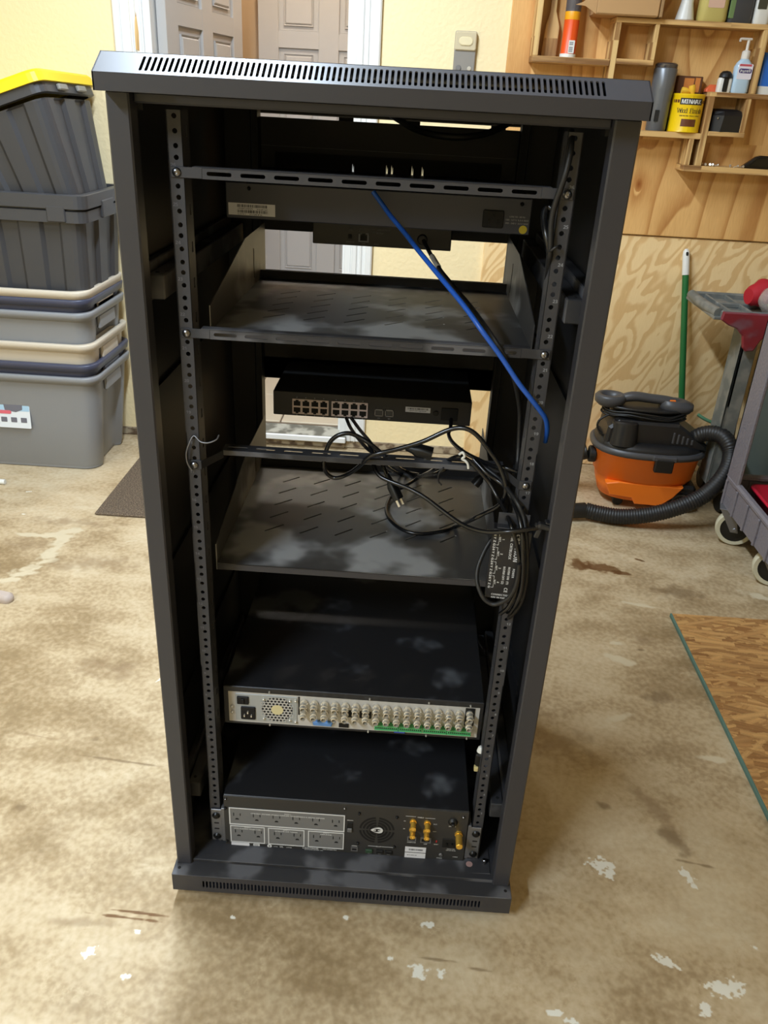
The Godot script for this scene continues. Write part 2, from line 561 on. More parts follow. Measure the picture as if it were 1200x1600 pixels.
func make_materials() -> void:
	sans = SystemFont.new()
	sans.font_names = PackedStringArray(["Droid Sans"])
	sans.font_weight = 700
	serif = SystemFont.new()
	serif.font_names = PackedStringArray(["Droid Serif"])
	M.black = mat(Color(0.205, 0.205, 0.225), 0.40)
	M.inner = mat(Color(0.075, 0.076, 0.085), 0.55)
	M.rail = mat(Color(0.225, 0.225, 0.24), 0.5)
	M.dusty = tri(mat(Color.WHITE, 0.62), blotch(Color(0.165, 0.165, 0.175), Color(0.35, 0.35, 0.365), 0.008, 3, 0.44, 0.70, 512), 1.6)
	M.shelf = tri(mat(Color.WHITE, 0.45), blotch(Color(0.215, 0.213, 0.21), Color(0.60, 0.60, 0.595), 0.0065, 8, 0.42, 0.76, 512), 1.5)
	M.case = tri(mat(Color.WHITE, 0.40), blotch(Color(0.12, 0.12, 0.13), Color(0.34, 0.35, 0.365), 0.007, 19, 0.56, 0.80, 512), 1.6)
	M.case_plain = mat(Color(0.115, 0.115, 0.125), 0.45)
	M.navy_case = mat(Color(0.235, 0.245, 0.29), 0.5)
	M.hole = mat(Color(0.02, 0.02, 0.022), 0.7)
	M.screw = mat(Color(0.55, 0.55, 0.56), 0.28, 1.0)
	M.dark_screw = mat(Color(0.12, 0.12, 0.12), 0.35, 0.6)
	M.steel = mat(Color(0.62, 0.62, 0.63), 0.32, 1.0)
	M.zinc = mat(Color(0.52, 0.52, 0.53), 0.45, 0.7)
	M.nickel = mat(Color(0.88, 0.86, 0.81), 0.28, 0.65)
	M.gold = mat(Color(0.96, 0.76, 0.32), 0.3, 0.7)
	M.silver_panel = mat(Color(0.74, 0.73, 0.71), 0.5, 0.1)
	M.port_cage = mat(Color(0.93, 0.86, 0.86), 0.38)
	M.white_print = mat(Color(0.82, 0.82, 0.82), 0.6)
	M.grey_print = mat(Color(0.55, 0.56, 0.58), 0.6)
	M.dim_print = mat(Color(0.40, 0.40, 0.42), 0.6)
	M.black_print = mat(Color(0.08, 0.08, 0.08), 0.6)
	M.socket_grey = mat(Color(0.44, 0.44, 0.44), 0.6)
	M.cable = mat(Color(0.075, 0.075, 0.08), 0.24)
	M.cable_dull = mat(Color(0.10, 0.10, 0.105), 0.5)
	M.blue_cable = mat(Color(0.13, 0.34, 0.72), 0.38)
	M.tie = mat(Color(0.16, 0.16, 0.165), 0.35)
	M.white_plastic = mat(Color(0.88, 0.88, 0.86), 0.4)
	M.green = mat(Color(0.32, 0.66, 0.42), 0.45)
	M.vga = mat(Color(0.25, 0.38, 0.75), 0.45)
	M.wall = bumpy(mat(Color(0.955, 0.88, 0.70), 0.75), 0.06, 3.0, 0.7)
	M.trim = mat(Color(0.90, 0.90, 0.89), 0.42)
	M.door = mat(Color(0.70, 0.69, 0.68), 0.45)
	M.ceiling = mat(Color(0.90, 0.88, 0.84), 0.9)
	M.hall = mat(Color(0.70, 0.60, 0.48), 0.85)
	M.tile = mat(Color(0.80, 0.74, 0.64), 0.4)
	M.grout = mat(Color(0.42, 0.36, 0.30), 0.9)
	M.stone = tri(mat(Color.WHITE, 0.7), blotch(Color(0.44, 0.43, 0.39), Color(0.72, 0.71, 0.66), 0.03, 9, 0.3, 0.7), 1.5)
	M.curb = tri(mat(Color.WHITE, 0.9), blotch(Color(0.38, 0.31, 0.24), Color(0.66, 0.60, 0.50), 0.03, 10, 0.3, 0.7), 2.0, true)
	M.ply_up = tri(mat(Color.WHITE, 0.55), plywood_texture(false), 0.82, true)
	M.ply_low = tri(mat(Color.WHITE, 0.6), plywood_texture(true), 0.95, true)
	M.board_x = tri(mat(Color.WHITE, 0.55), board_texture(Color(0.86, 0.70, 0.46), Color(0.50, 0.35, 0.20), 51, true), 2.0, true)
	M.board_y = tri(mat(Color.WHITE, 0.55), board_texture(Color(0.88, 0.74, 0.50), Color(0.60, 0.44, 0.26), 52, false), 2.0, true)
	M.strand = tri(mat(Color.WHITE, 0.65), strand_texture(), 1.4, true)
	M.edge_green = mat(Color(0.34, 0.47, 0.43), 0.7)
	M.mat_rug = bumpy(tri(mat(Color.WHITE, 0.95), blotch(Color(0.34, 0.285, 0.23), Color(0.50, 0.435, 0.36), 0.25, 15, 0.3, 0.7), 2.5), 0.4, 2.5, 6.0)
	M.tote_grey = mat(Color(0.535, 0.54, 0.55), 0.42)
	M.tote_navy = mat(Color(0.25, 0.265, 0.345), 0.36)
	M.tote_beige = mat(Color(0.80, 0.755, 0.68), 0.42)
	M.tote_black = mat(Color(0.245, 0.245, 0.255), 0.44)
	M.yellow = mat(Color(0.95, 0.83, 0.10), 0.45)
	M.orange = mat(Color(0.98, 0.50, 0.13), 0.42)
	M.vac_black = mat(Color(0.105, 0.105, 0.11), 0.4)
	M.vac_grey = mat(Color(0.27, 0.27, 0.28), 0.42)
	M.rubber = mat(Color(0.06, 0.06, 0.06), 0.5)
	M.cart = bumpy(mat(Color(0.47, 0.455, 0.485), 0.5), 0.1, 3.0, 1.0)
	M.cart_old = tri(mat(Color.WHITE, 0.55), blotch(Color(0.40, 0.415, 0.405), Color(0.50, 0.50, 0.475), 0.02, 23, 0.3, 0.7), 2.0)
	M.maroon = tri(mat(Color.WHITE, 0.55), blotch(Color(0.50, 0.13, 0.17), Color(0.46, 0.30, 0.34), 0.012, 24, 0.45, 0.72), 2.0)
	M.tyre = mat(Color(0.80, 0.78, 0.68), 0.5)
	M.pole_green = mat(Color(0.10, 0.40, 0.20), 0.4)
	M.card = mat(Color(0.74, 0.585, 0.40), 0.8)
	M.card_in = mat(Color(0.62, 0.49, 0.33), 0.85)
	M.orange_print = mat(Color(0.91, 0.33, 0.10), 0.42)
	M.red = mat(Color(0.66, 0.07, 0.13), 0.75)

# ---------- the room ----------

func panel_door(called: String, at: Vector3, turn: float, w: float) -> MeshInstance3D:
	var h := 2.03
	var st := 0.095
	var rows := [[0.40, 0.80], [0.90, 1.425], [1.49, 1.87]]
	var pw := (w - 3.0 * st) * 0.5
	var m := mb()
	for x0 in [0.0, st + pw, 2.0 * st + 2.0 * pw]: m.bb(x0, x0 + st, 0, h, -0.0175, 0.0175, 0.002)
	var y := 0.0
	for r in rows + [[h, h]]:
		for k in 2: m.bb(st + k * (pw + st) - 0.001, st + k * (pw + st) + pw + 0.001, y, r[0], -0.017, 0.017)
		y = r[1]
	var o := struct(called, m, M.door)
	o.position = at
	o.rotation.y = turn
	for r in rows:
		for k in 2:
			var p := mb(Vector3(st + k * (pw + st) + pw * 0.5, (r[0] + r[1]) * 0.5, 0))
			var ph: float = r[1] - r[0]
			p.box(Vector3.ZERO, Vector3(pw, ph, 0.012))
			for s in [0.0, PI]:
				p.x.basis = Basis(Vector3.UP, s)
				p.prism(PackedVector2Array([Vector2(-pw, -ph) * 0.5, Vector2(pw, -ph) * 0.5, Vector2(pw, ph) * 0.5, Vector2(-pw, ph) * 0.5]), 0.0, 0.007, 0.006)
				p.prism(PackedVector2Array([Vector2(-pw + 0.05, -ph + 0.05) * 0.5, Vector2(pw - 0.05, -ph + 0.05) * 0.5, Vector2(pw - 0.05, ph - 0.05) * 0.5, Vector2(-pw + 0.05, ph - 0.05) * 0.5]), 0.004, 0.0155, 0.011)
			obj("panel", p, M.door, o)
	var kn := mb(Vector3(w - 0.06, 0.95, 0))
	for s in [-1.0, 1.0]:
		kn.cyl(Vector3(0, 0, 0.017 * s), Vector3(0, 0, 0.055 * s), 0.011)
		kn.cyl(Vector3(0, 0, 0.045 * s), Vector3(0, 0, 0.075 * s), 0.02, 0.026, 16, 0.006)
	obj("door_knob", kn, M.zinc, o)
	return o

func setting() -> void:
	var m := mb()
	m.bb(-2.7, 3.5, -0.12, -0.005, -2.2, 4.7)
	m.sm(-1)
	var c := [Vector3(-2.7, 0, 4.7), Vector3(3.5, 0, 4.7), Vector3(3.5, 0, -2.2), Vector3(-2.7, 0, -2.2)]
	var uv := []
	for p in c: uv.append(Vector2((p.x - FX0) / 4.0, (p.z - FZ0) / 3.0))
	for k in [0, 2, 1, 0, 3, 2]: m.v(c[k], uv[k])
	var fm := textured(floor_texture(), 0.5)
	fm.metallic_specular = 0.35
	var fn := NoiseTexture2D.new()
	fn.width = 512
	fn.height = 512
	fn.seamless = true
	fn.as_normal_map = true
	fn.bump_strength = 1.6
	fn.noise = noise(0.03, 61, 4)
	fm.normal_enabled = true
	fm.normal_texture = fn
	fm.normal_scale = 0.6
	struct("floor", m, fm)
	var ply0 := 0.31
	# back wall with the doorway
	m = mb()
	m.bb(-2.7, -0.892, 0.033, 2.7, -2.2, -2.08)
	m.bb(-0.184, 3.5, 0.033, 2.7, -2.2, -2.08)
	m.bb(-0.892, -0.184, 2.09, 2.7, -2.2, -2.08)
	var wall := struct("wall_back", m, M.wall)
	m = mb()
	m.bb(-2.6, -0.895, 0.0, 0.034, -2.2, -2.076, 0.004)
	m.bb(-0.18, 3.4, 0.0, 0.034, -2.2, -2.076, 0.004)
	m.bb(-0.895, -0.18, 0.0, 0.03, -2.2, -2.072, 0.004)
	obj("concrete_curb", m, M.curb, wall)
	m = mb()
	m.bb(0.322, 3.38, 0.908, 2.55, -2.08, -2.056, 0.002)
	obj("plywood_panel", m, M.ply_up, wall)
	m = mb()
	m.bb(ply0, 3.38, 0.002, 0.9035, -2.08, -2.064, 0.002)
	obj("plywood_panel", m, M.ply_low, wall)
	for s in [["wall_left", -2.7, -2.6, -2.2, 4.7], ["wall_right", 3.4, 3.5, -2.2, 4.7], ["wall_front", -2.6, 3.4, 4.6, 4.7]]:
		m = mb()
		m.bb(s[1], s[2], 0.0, 2.7, s[3], s[4])
		struct(s[0], m, M.wall)
	m = mb()
	m.bb(-2.7, 3.5, 2.55, 2.7, -2.2, 4.7)
	struct("ceiling", m, M.ceiling)
	# door casing, jambs and sill
	var n := 1
	for s in [[-0.995, -0.897, 1.0], [-0.180, -0.100, -1.0]]:
		m = mb()
		m.bb(s[0], s[1], 0.034, 2.10, -2.08, -2.068, 0.002)
		var inner: float = s[1] if s[2] > 0 else s[0]
		var outer: float = s[0] if s[2] > 0 else s[1]
		m.bb(minf(outer, outer + s[2] * 0.026), maxf(outer, outer + s[2] * 0.026), 0.034, 2.12, -2.08, -2.058, 0.005)
		m.bb(minf(inner - s[2] * 0.004, inner - s[2] * 0.024), maxf(inner - s[2] * 0.004, inner - s[2] * 0.024), 0.034, 2.10, -2.08, -2.062, 0.004)
		m.bb(minf(inner - s[2] * 0.032, inner - s[2] * 0.042), maxf(inner - s[2] * 0.032, inner - s[2] * 0.042), 0.034, 2.10, -2.08, -2.063, 0.003)
		var tr := struct("trim_%d" % n, m, M.trim)
		if n == 1:
			m = mb(Vector3(-0.918, 1.455, -2.0625))
			m.prism(PackedVector2Array([Vector2(-0.006, -0.05), Vector2(0.006, -0.055), Vector2(0.008, 0.0), Vector2(0.003, 0.06), Vector2(-0.003, 0.03), Vector2(-0.005, 0.0)]), 0.0, 0.0012)
			obj("bare_patch", m, M.board_y, tr)
		n += 1
	m = mb()
	m.bb(-0.995, -0.100, 2.10, 2.18, -2.08, -2.06, 0.004)
	struct("trim_3", m, M.trim)
	m = mb()
	m.bb(-0.897, -0.872, 0.05, 2.09, -2.21, -2.074, 0.002)
	m.bb(-0.204, -0.180, 0.05, 2.09, -2.21, -2.074, 0.002)
	m.bb(-0.872, -0.204, 2.065, 2.09, -2.21, -2.074, 0.002)
	m.bb(-0.216, -0.203, 0.05, 2.07, -2.16, -2.13, 0.002)
	struct("trim_4", m, M.trim)
	m = mb()
	m.bb(-0.90, -0.176, 0.03, 0.058, -2.165, -2.045, 0.003)
	var sill := struct("trim_5", m, M.stone)
	m = mb()
	m.bb(-0.90, -0.176, 0.036, 0.0595, -2.047, -2.035, 0.003)
	obj("metal_edge", m, M.trim, sill)
	# the hall behind the door
	m = mb()
	m.bb(-1.2, 0.3, -0.05, 0.058, -3.5, -2.165)
	var hf := struct("floor_hall", m, M.grout)
	for i in 4:
		for j in 4:
			m = mb()
			var x0 := -1.13 + i * 0.335 + (0.17 if j % 2 else 0.0)
			var z0 := -2.175 - j * 0.335
			m.bb(x0, x0 + 0.329, 0.055, 0.064, z0 - 0.329, z0, 0.002)
			obj("tile", m, M.tile, hf)
	m = mb()
	m.bb(-1.2, -0.93, 0.0, 2.5, -3.4, -2.2)
	struct("wall_hall_left", m, M.hall)
	m = mb()
	m.bb(0.02, 0.3, 0.0, 2.5, -3.4, -2.2)
	struct("wall_hall_right", m, M.hall)
	m = mb()
	m.bb(-1.2, 0.3, 0.0, 2.5, -3.5, -3.34)
	struct("wall_hall_back", m, M.hall)
	m = mb()
	m.bb(-1.2, 0.3, 2.45, 2.55, -3.5, -2.2)
	struct("ceiling_hall", m, M.ceiling)
	var lf := panel_door("door_1", Vector3(-0.850, 0.066, -2.125), 1.39, 0.69)
	lf.set_meta("kind", "structure")
	panel_door("door_2", Vector3(-0.735, 0.066, -3.318), 0.0, 0.66)
	# the wall console beside the plywood
	var k := thing("wall_console", "grey two-button opener console with a clear top screwed to the cream wall", "switch", Vector3(0.181, 1.435, -2.08))
	m = mb()
	m.prism(rr(0.072, 0.15, 0.006), 0.0, 0.016, 0.003)
	obj("body", m, mat(Color(0.55, 0.53, 0.50), 0.5), k)
	m = mb(Vector3(0, 0.046, 0))
	m.prism(rr(0.070, 0.055, 0.006), 0.0161, 0.022, 0.003)
	obj("clear_cover", m, mat(Color(0.80, 0.75, 0.63), 0.3), k)
	m = mb(Vector3(0, 0.046, 0.0))
	m.prism(rr(0.046, 0.026, 0.012), 0.0221, 0.025, 0.002)
	obj("push_bar", m, mat(Color(0.90, 0.85, 0.70), 0.35), k)
	for s in [-1.0, 1.0]:
		m = mb(Vector3(0.018 * s, -0.033, 0))
		m.cyl(Vector3(0, 0, 0.0161), Vector3(0, 0, 0.0195), 0.009 if s < 0 else 0.007, -1.0, 16, 0.002)
		obj("button", m, mat(Color(0.47, 0.46, 0.45) if s < 0 else Color(0.75, 0.72, 0.66), 0.5), k)
	# ceiling fittings out of view; the second is placed to light the rack front
	for f in [[Vector3(-0.45, 2.55, -0.57), "nearer the house door"], [Vector3(-1.4, 2.55, 2.0), "out of view, lighting the rack front"]]:
		var l := thing("unseen_ceiling_light", "long white ceiling strip light " + f[1], "lamp", f[0])
		m = mb()
		m.bb(-0.075, 0.075, -0.045, 0.0, -0.66, 0.66, 0.006)
		obj("housing", m, M.white_plastic, l)
		m = mb()
		m.bb(-0.06, 0.06, -0.052, -0.0455, -0.625, 0.625, 0.002)
		var gm := mat(Color(0.95, 0.95, 0.95), 0.6)
		gm.emission_enabled = true
		gm.emission = Color(0.95, 0.97, 1.0)
		gm.emission_energy_multiplier = 3.0
		obj("diffuser", m, gm, l)

func hall_fill_lamp() -> void:  # added lamp that brightens the hall behind the doorway
	var l := thing("hall_fill_lamp", "round white globe lamp added on the hall ceiling to brighten the hall", "lamp", Vector3(-0.45, 2.45, -2.75))
	var m := mb()
	m.lathe([Vector2(0, -0.10), Vector2(0.05, -0.092), Vector2(0.085, -0.06), Vector2(0.095, -0.02), Vector2(0.09, -0.001), Vector2(0, -0.001)], 24)
	var gm := mat(Color(0.95, 0.95, 0.92), 0.5)
	gm.emission_enabled = true
	gm.emission = Color(1.0, 0.95, 0.88)
	gm.emission_energy_multiplier = 0.8
	obj("globe", m, gm, l)
	var o := OmniLight3D.new()
	o.name = "hall_fill_light"
	l.add_child(o, true)
	o.position = Vector3(0, -0.05, 0)
	o.light_size = 0.08
	o.light_energy = 0.7
	o.light_color = Color(1.0, 0.96, 0.90)
	o.shadow_enabled = true
	o.omni_range = 12.0
	o.omni_attenuation = 2.0

# ---------- totes on the left ----------

func tote_outline(w: float, d: float, r: float, notch: float, nz: float) -> PackedVector2Array:
	var p := PackedVector2Array()
	for k in 4:
		var c := Vector2((w * 0.5 - r) * (1 if k in [0, 3] else -1), (d * 0.5 - r) * (1 if k < 2 else -1))
		for i in 7: p.append(c + Vector2.from_angle(PI * 0.5 * (k + i / 6.0)) * r)
		if k == 1:
			for e in [[0, nz], [notch, nz - 0.015], [notch, -nz + 0.015], [0, -nz]]: p.append(Vector2(-w * 0.5 + e[0], e[1]))
		if k == 3:
			for e in [[0, -nz], [notch, -nz + 0.015], [notch, nz - 0.015], [0, nz]]: p.append(Vector2(w * 0.5 - e[0], e[1]))
	return p

func scaled(p: PackedVector2Array, inset: float) -> PackedVector2Array:
	var o := PackedVector2Array()
	for a in p: o.append(Vector2(a.x - signf(a.x) * inset, a.y - (signf(a.y) * inset if absf(a.y) > 0.12 else 0.0)))
	return o

func tote(called: String, label: String, at: Vector3, w: float, d: float, h: float, taper: float, m_: Material, drop := 0.0) -> Node3D:
	var t := thing(called, label, "storage tote", at)
	var full := tote_outline(w, d, 0.055, 0.022, 0.10)
	var m := mb()
	var lo := scaled(full, taper)
	var a := []
	for k in [[drop, taper], [drop + 0.02, taper], [h * 0.5 + drop * 0.5, taper * 0.5], [h - 0.022, 0.002]]:
		a.append(ring(scaled(full, k[1] + (0.008 if k[0] == drop else 0.0)), k[0]))
	m.loft(a, true, false)
	var b := []
	for k in [[drop + 0.004, taper + 0.004], [h - 0.002, 0.004]]: b.append(ring(scaled(full, k[1]), k[0]))
	for r in b: r.reverse()
	m.loft(b, true, false)
	obj("body", m, m_, t)
	m = mb()
	var plain := tote_outline(w, d, 0.055, 0.0, 0.10)
	var lip := []
	for k in [[h - 0.024, 0.001], [h - 0.026, -0.010], [h - 0.004, -0.013], [h, -0.010], [h, 0.003], [h - 0.006, 0.006]]: lip.append(ring(scaled(plain, k[1]), k[0]))
	m.loft(lip, false, false)
	obj("rim", m, m_, t)
	for s in [-1.0, 1.0]:
		m = mb(Vector3(s * (w * 0.5 - 0.004), h - 0.055, 0))
		m.box(Vector3.ZERO, Vector3(0.014, 0.05, 0.16), 0.005)
		obj("handle", m, m_, t)
	return t

func totes() -> void:
	var cx := -1.365
	var cz := -1.862
	var w := 0.645
	var d := 0.385
	var first := tote("storage_tote", "large grey tote on the floor at the bottom of the stack, with a paper sticker", Vector3(cx, 0, cz), w, d, 0.372, 0.032, M.tote_grey)
	var lab := mb(Vector3(0.010, 0.222, d * 0.5 + 0.0062 - 0.0155), Basis(Vector3.RIGHT, -0.09))
	lab.prism(rr(0.125, 0.115, 0.004), 0.0, 0.0007)
	obj("paper_sticker", lab, mat(Color(0.88, 0.90, 0.92), 0.6), first)
	var pr := mb(Vector3(0.010, 0.222, d * 0.5 + 0.0062 - 0.0150), Basis(Vector3.RIGHT, -0.09))
	pr.prism(shifted(rr(0.123, 0.05, 0.003), Vector2(0, 0.031)), 0.0004, 0.0006)
	obj("sky_print", pr, mat(Color(0.66, 0.79, 0.88), 0.6), first)
	pr = mb(Vector3(0.010, 0.222, d * 0.5 + 0.0062 - 0.0146), Basis(Vector3.RIGHT, -0.09))
	pr.prism(PackedVector2Array([Vector2(-0.028, 0.008), Vector2(0.012, 0.002), Vector2(0.036, 0.012), Vector2(0.038, 0.046), Vector2(0.012, 0.050), Vector2(-0.034, 0.046)]), 0.0004, 0.0006)
	for i in 3: pr.prism(shifted(rr(0.022, 0.018, 0.002), Vector2(-0.034 + i * 0.036, -0.027)), 0.0004, 0.0006)
	obj("picture_print", pr, mat(Color(0.42, 0.42, 0.46), 0.6), first)
	pr = mb(Vector3(0.010, 0.222, d * 0.5 + 0.0062 - 0.0142), Basis(Vector3.RIGHT, -0.09))
	pr.prism(shifted(rr(0.05, 0.013, 0.006), Vector2(-0.03, 0.001)), 0.0004, 0.0006)
	obj("brand_print", pr, mat(Color(0.85, 0.40, 0.45), 0.6), first)
	var g := "nested totes in the left stack"
	for s in [["navy blue tote nested into the bottom grey tote, rim showing", 0.418, "tote_navy", 0.0], ["beige tote nested above the lower navy rim", 0.489, "tote_beige", 0.0], ["grey tote with a pale rim nested in the middle beige tote", 0.598, "tote_grey", 0.005], ["navy blue tote nested into the upper grey tote, just its rim showing", 0.644, "tote_navy", 0.0], ["topmost beige tote of the nest, directly under the black totes", 0.671, "tote_beige", 0.0]]:
		var t := tote("storage_tote", s[0], Vector3(cx, s[1] - 0.372, cz), w, d, 0.372, 0.032, M[s[2]], 0.0)
		t.set_meta("group", g)
	# the open black tote and the tilted one standing in it
	var bx := -1.335
	black_tote("open black tote with deep rim standing on the beige rim", Vector3(bx, 0.640, cz), Basis(), 0.635, 0.385, 0.336, 0.02, false)
	var bs := Basis(Vector3(0.9462, 0.3224, 0.0278), Vector3(-0.3214, 0.9463, -0.0335), Vector3(-0.0371, 0.0228, 0.9991)).orthonormalized()
	black_tote("black tote with a yellow lid tilted inside the open black tote", Vector3(-1.2518, 0.884, -1.839), bs, 0.56, 0.385, 0.36, 0.045, true)

func black_tote(label: String, at: Vector3, b: Basis, w: float, d: float, h: float, taper: float, lidded: bool) -> void:
	var t := thing("storage_tote", label, "storage tote", at, b)
	var outline := func(ins: float, rib: float) -> PackedVector2Array:
		var p := PackedVector2Array()
		var hw := w * 0.5 - ins
		var hd := d * 0.5 - ins
		var r := 0.035
		for k in 4:
			var c := Vector2((hw - r) * (1 if k in [0, 3] else -1), (hd - r) * (1 if k < 2 else -1))
			for i in 5: p.append(c + Vector2.from_angle(PI * 0.5 * (k + i / 4.0)) * r)
			var len := (hw - r) if k % 2 == 0 else (hd - r)
			var n := 4 if k % 2 == 0 else 2
			for j in n:
				var u0 := len - (j + 0.28) * 2.0 * len / n
				var u1 := len - (j + 0.72) * 2.0 * len / n
				for e in [[u0 + 0.006, 0.0], [u0 - 0.006, rib], [u1 + 0.006, rib], [u1 - 0.006, 0.0]]:
					if k == 0: p.append(Vector2(e[0], hd - e[1]))
					elif k == 1: p.append(Vector2(-hw + e[1], e[0]))
					elif k == 2: p.append(Vector2(-e[0], -hd + e[1]))
					else: p.append(Vector2(hw - e[1], -e[0]))
		return p
	var m := mb()
	var secs := []
	for k in [[0.0, taper + 0.006, 0.002], [0.012, taper, 0.011], [h - 0.075, 0.004, 0.011], [h - 0.07, 0.004, 0.0]]: secs.append(ring(outline.call(k[1], k[2]), k[0]))
	m.loft(secs, true, false, -1)
	if not lidded:
		var inn := []
		for k in [[0.006, taper + 0.014], [h, 0.008]]:
			var r := ring(outline.call(k[1], 0.0), k[0])
			r.reverse()
			inn.append(r)
		m.loft(inn, true, false, -1)
	obj("body", m, M.tote_black, t)
	m = mb()
	secs = []
	var bands := [[h - 0.085, 0.003], [h - 0.085, -0.013], [h - 0.05, -0.013], [h - 0.047, -0.004], [h - 0.042, -0.004], [h - 0.042, -0.018], [h - 0.002, -0.018], [h, -0.014], [h, 0.007]]
	if lidded: bands = [[h - 0.06, 0.003], [h - 0.058, -0.012], [h - 0.03, -0.012], [h - 0.03, 0.003]]
	for k in bands: secs.append(ring(outline.call(k[1], 0.0), k[0]))
	m.loft(secs, false, false, -1)
	obj("rim", m, M.tote_black, t)
	if lidded:
		m = mb()
		secs = []
		for k in [[h - 0.03, 0.0], [h - 0.03, -0.022], [h - 0.004, -0.020], [h + 0.004, -0.014], [h + 0.004, 0.02], [h - 0.006, 0.03]]: secs.append(ring(outline.call(k[1], 0.0), k[0]))
		m.loft(secs, true, true, -1)
		obj("lid", m, M.yellow, t)
		for k in 2:
			m = mb(Vector3(w * 0.5 + 0.018, h - 0.045, -0.07 + 0.14 * k))
			m.box(Vector3.ZERO, Vector3(0.012, 0.018, 0.06), 0.003)
			obj("latch", m, mat(Color(0.55, 0.54, 0.51), 0.5), t)
	else:
		for k in 3:
			m = mb(Vector3(-0.24 + k * 0.24, h - 0.058, d * 0.5 + 0.014))
			m.box(Vector3.ZERO, Vector3(0.06, 0.05, 0.010), 0.003)
			obj("tab", m, M.tote_black, t)
		m = mb(Vector3(w * 0.5 + 0.015, h - 0.055, 0.0))
		m.box(Vector3.ZERO, Vector3(0.012, 0.055, 0.11), 0.003)
		obj("handle", m, M.tote_black, t)

# ---------- loose things on the floor ----------

func floor_things() -> void:
	var m := mb()
	m.bb(-0.962, -0.06, 0.0, 0.010, -1.97, -1.35, 0.004)
	tag(obj("doormat", m, M.mat_rug), "brown flat doormat on the concrete before the house door", "doormat")
	var o := thing("strand_board", "sheet of brown strand board with a green edge lying on the floor", "board", Vector3(0, 0, 0))
	var sheet := mb(Vector3.ZERO, Basis(Vector3.RIGHT, -PI / 2))
	sheet.prism(PackedVector2Array([Vector2(0.868, -0.95), Vector2(2.06, -0.95), Vector2(2.06, 0.962), Vector2(0.868, 0.962)]), 0.0, 0.0115, 0.001)
	obj("sheet", sheet, M.strand, o)
	m = mb()
	m.bb(0.8625, 0.868, 0.0005, 0.0118, -0.962, 0.95, 0.001)
	obj("painted_edge", m, M.edge_green, o)
	m = mb()
	m.tube([Vector3(-1.55, 0.010, -1.545), Vector3(-1.45, 0.010, -1.54), Vector3(-1.352, 0.010, -1.538)], 0.0095, 10, 2)
	tag(obj("chalk_stick", m, M.white_plastic), "white round stick on the floor in front of the grey tote", "stick")
	m = mb()
	m.loft([ring(rr(0.034, 0.10, 0.016), 0.0), ring(rr(0.036, 0.104, 0.017), 0.006), ring(rr(0.034, 0.10, 0.016), 0.017), ring(rr(0.022, 0.085, 0.01), 0.022)])
	var sh := tag(obj("rubber_wedge", m, mat(Color(0.72, 0.66, 0.62), 0.6)), "pinkish grey rounded wedge lying on bare concrete at the edge of view", "wedge")
	sh.position = Vector3(-1.045, 0, -0.826)
	sh.rotation.y = 1.35

# ---------- the rack ----------

func mw(t: Node3D) -> MB:   # builder in world coordinates for a part of t
	var m := MB.new()
	m.x = t.transform.affine_inverse()
	return m

const U := 0.04445
const RACK_FLOOR := 0.07

func hole_y(unit: int, k: int) -> float:
	return RACK_FLOOR + unit * U - 0.00635 - k * 0.015875

func rail_mesh(t: Node3D, s: float, z: float, face: float) -> MB:
	var m := mw(t)
	var xa := minf(s * 0.2426, s * 0.225)
	var xb := maxf(s * 0.2426, s * 0.225)
	var z0 := z - 0.0015 if face > 0 else z
	var z1 := z if face > 0 else z + 0.0015
	var prev := RACK_FLOOR
	var h := circ(0.0031, 8, PI / 8)
	for u in range(1, 28):
		for k in [2, 1, 0]:
			var y := hole_y(u, k)
			var nx := y + (0.0079375 if k > 0 else 0.00635)
			if face > 0: m.cell(xa, prev, xb, nx, h, Vector2(s * 0.23255, y), z0, z1)
			else: m.bb(xa, xb, prev, nx, z0, z1)
			prev = nx
	# the flange that runs back from the strip
	var fx := s * 0.2250
	var keep := m.x
	m.x = keep * Transform3D(Basis(Vector3(0, 0, -face), Vector3.UP, Vector3(face, 0, 0)), Vector3(fx - (0.0015 if s * face < 0 else 0.0) * 0.0, 0, z))
	for u in range(1, 28):
		var y := RACK_FLOOR + u * U - U * 0.5
		if face > 0: m.cell(0.0, y - U * 0.5, 0.032, y + U * 0.5, rr(0.007, 0.013, 0.0005, 1), Vector2(0.02, y), -0.0008, 0.0008)
		else: m.bb(0.0, 0.032, y - U * 0.5, y + U * 0.5, -0.0008, 0.0008)
	m.x = keep
	m.bb(minf(s * 0.2426, s * 0.2411), maxf(s * 0.2426, s * 0.2411), RACK_FLOOR, RACK_FLOOR + 27 * U, minf(z, z - face * 0.012), maxf(z, z - face * 0.012))
	return m

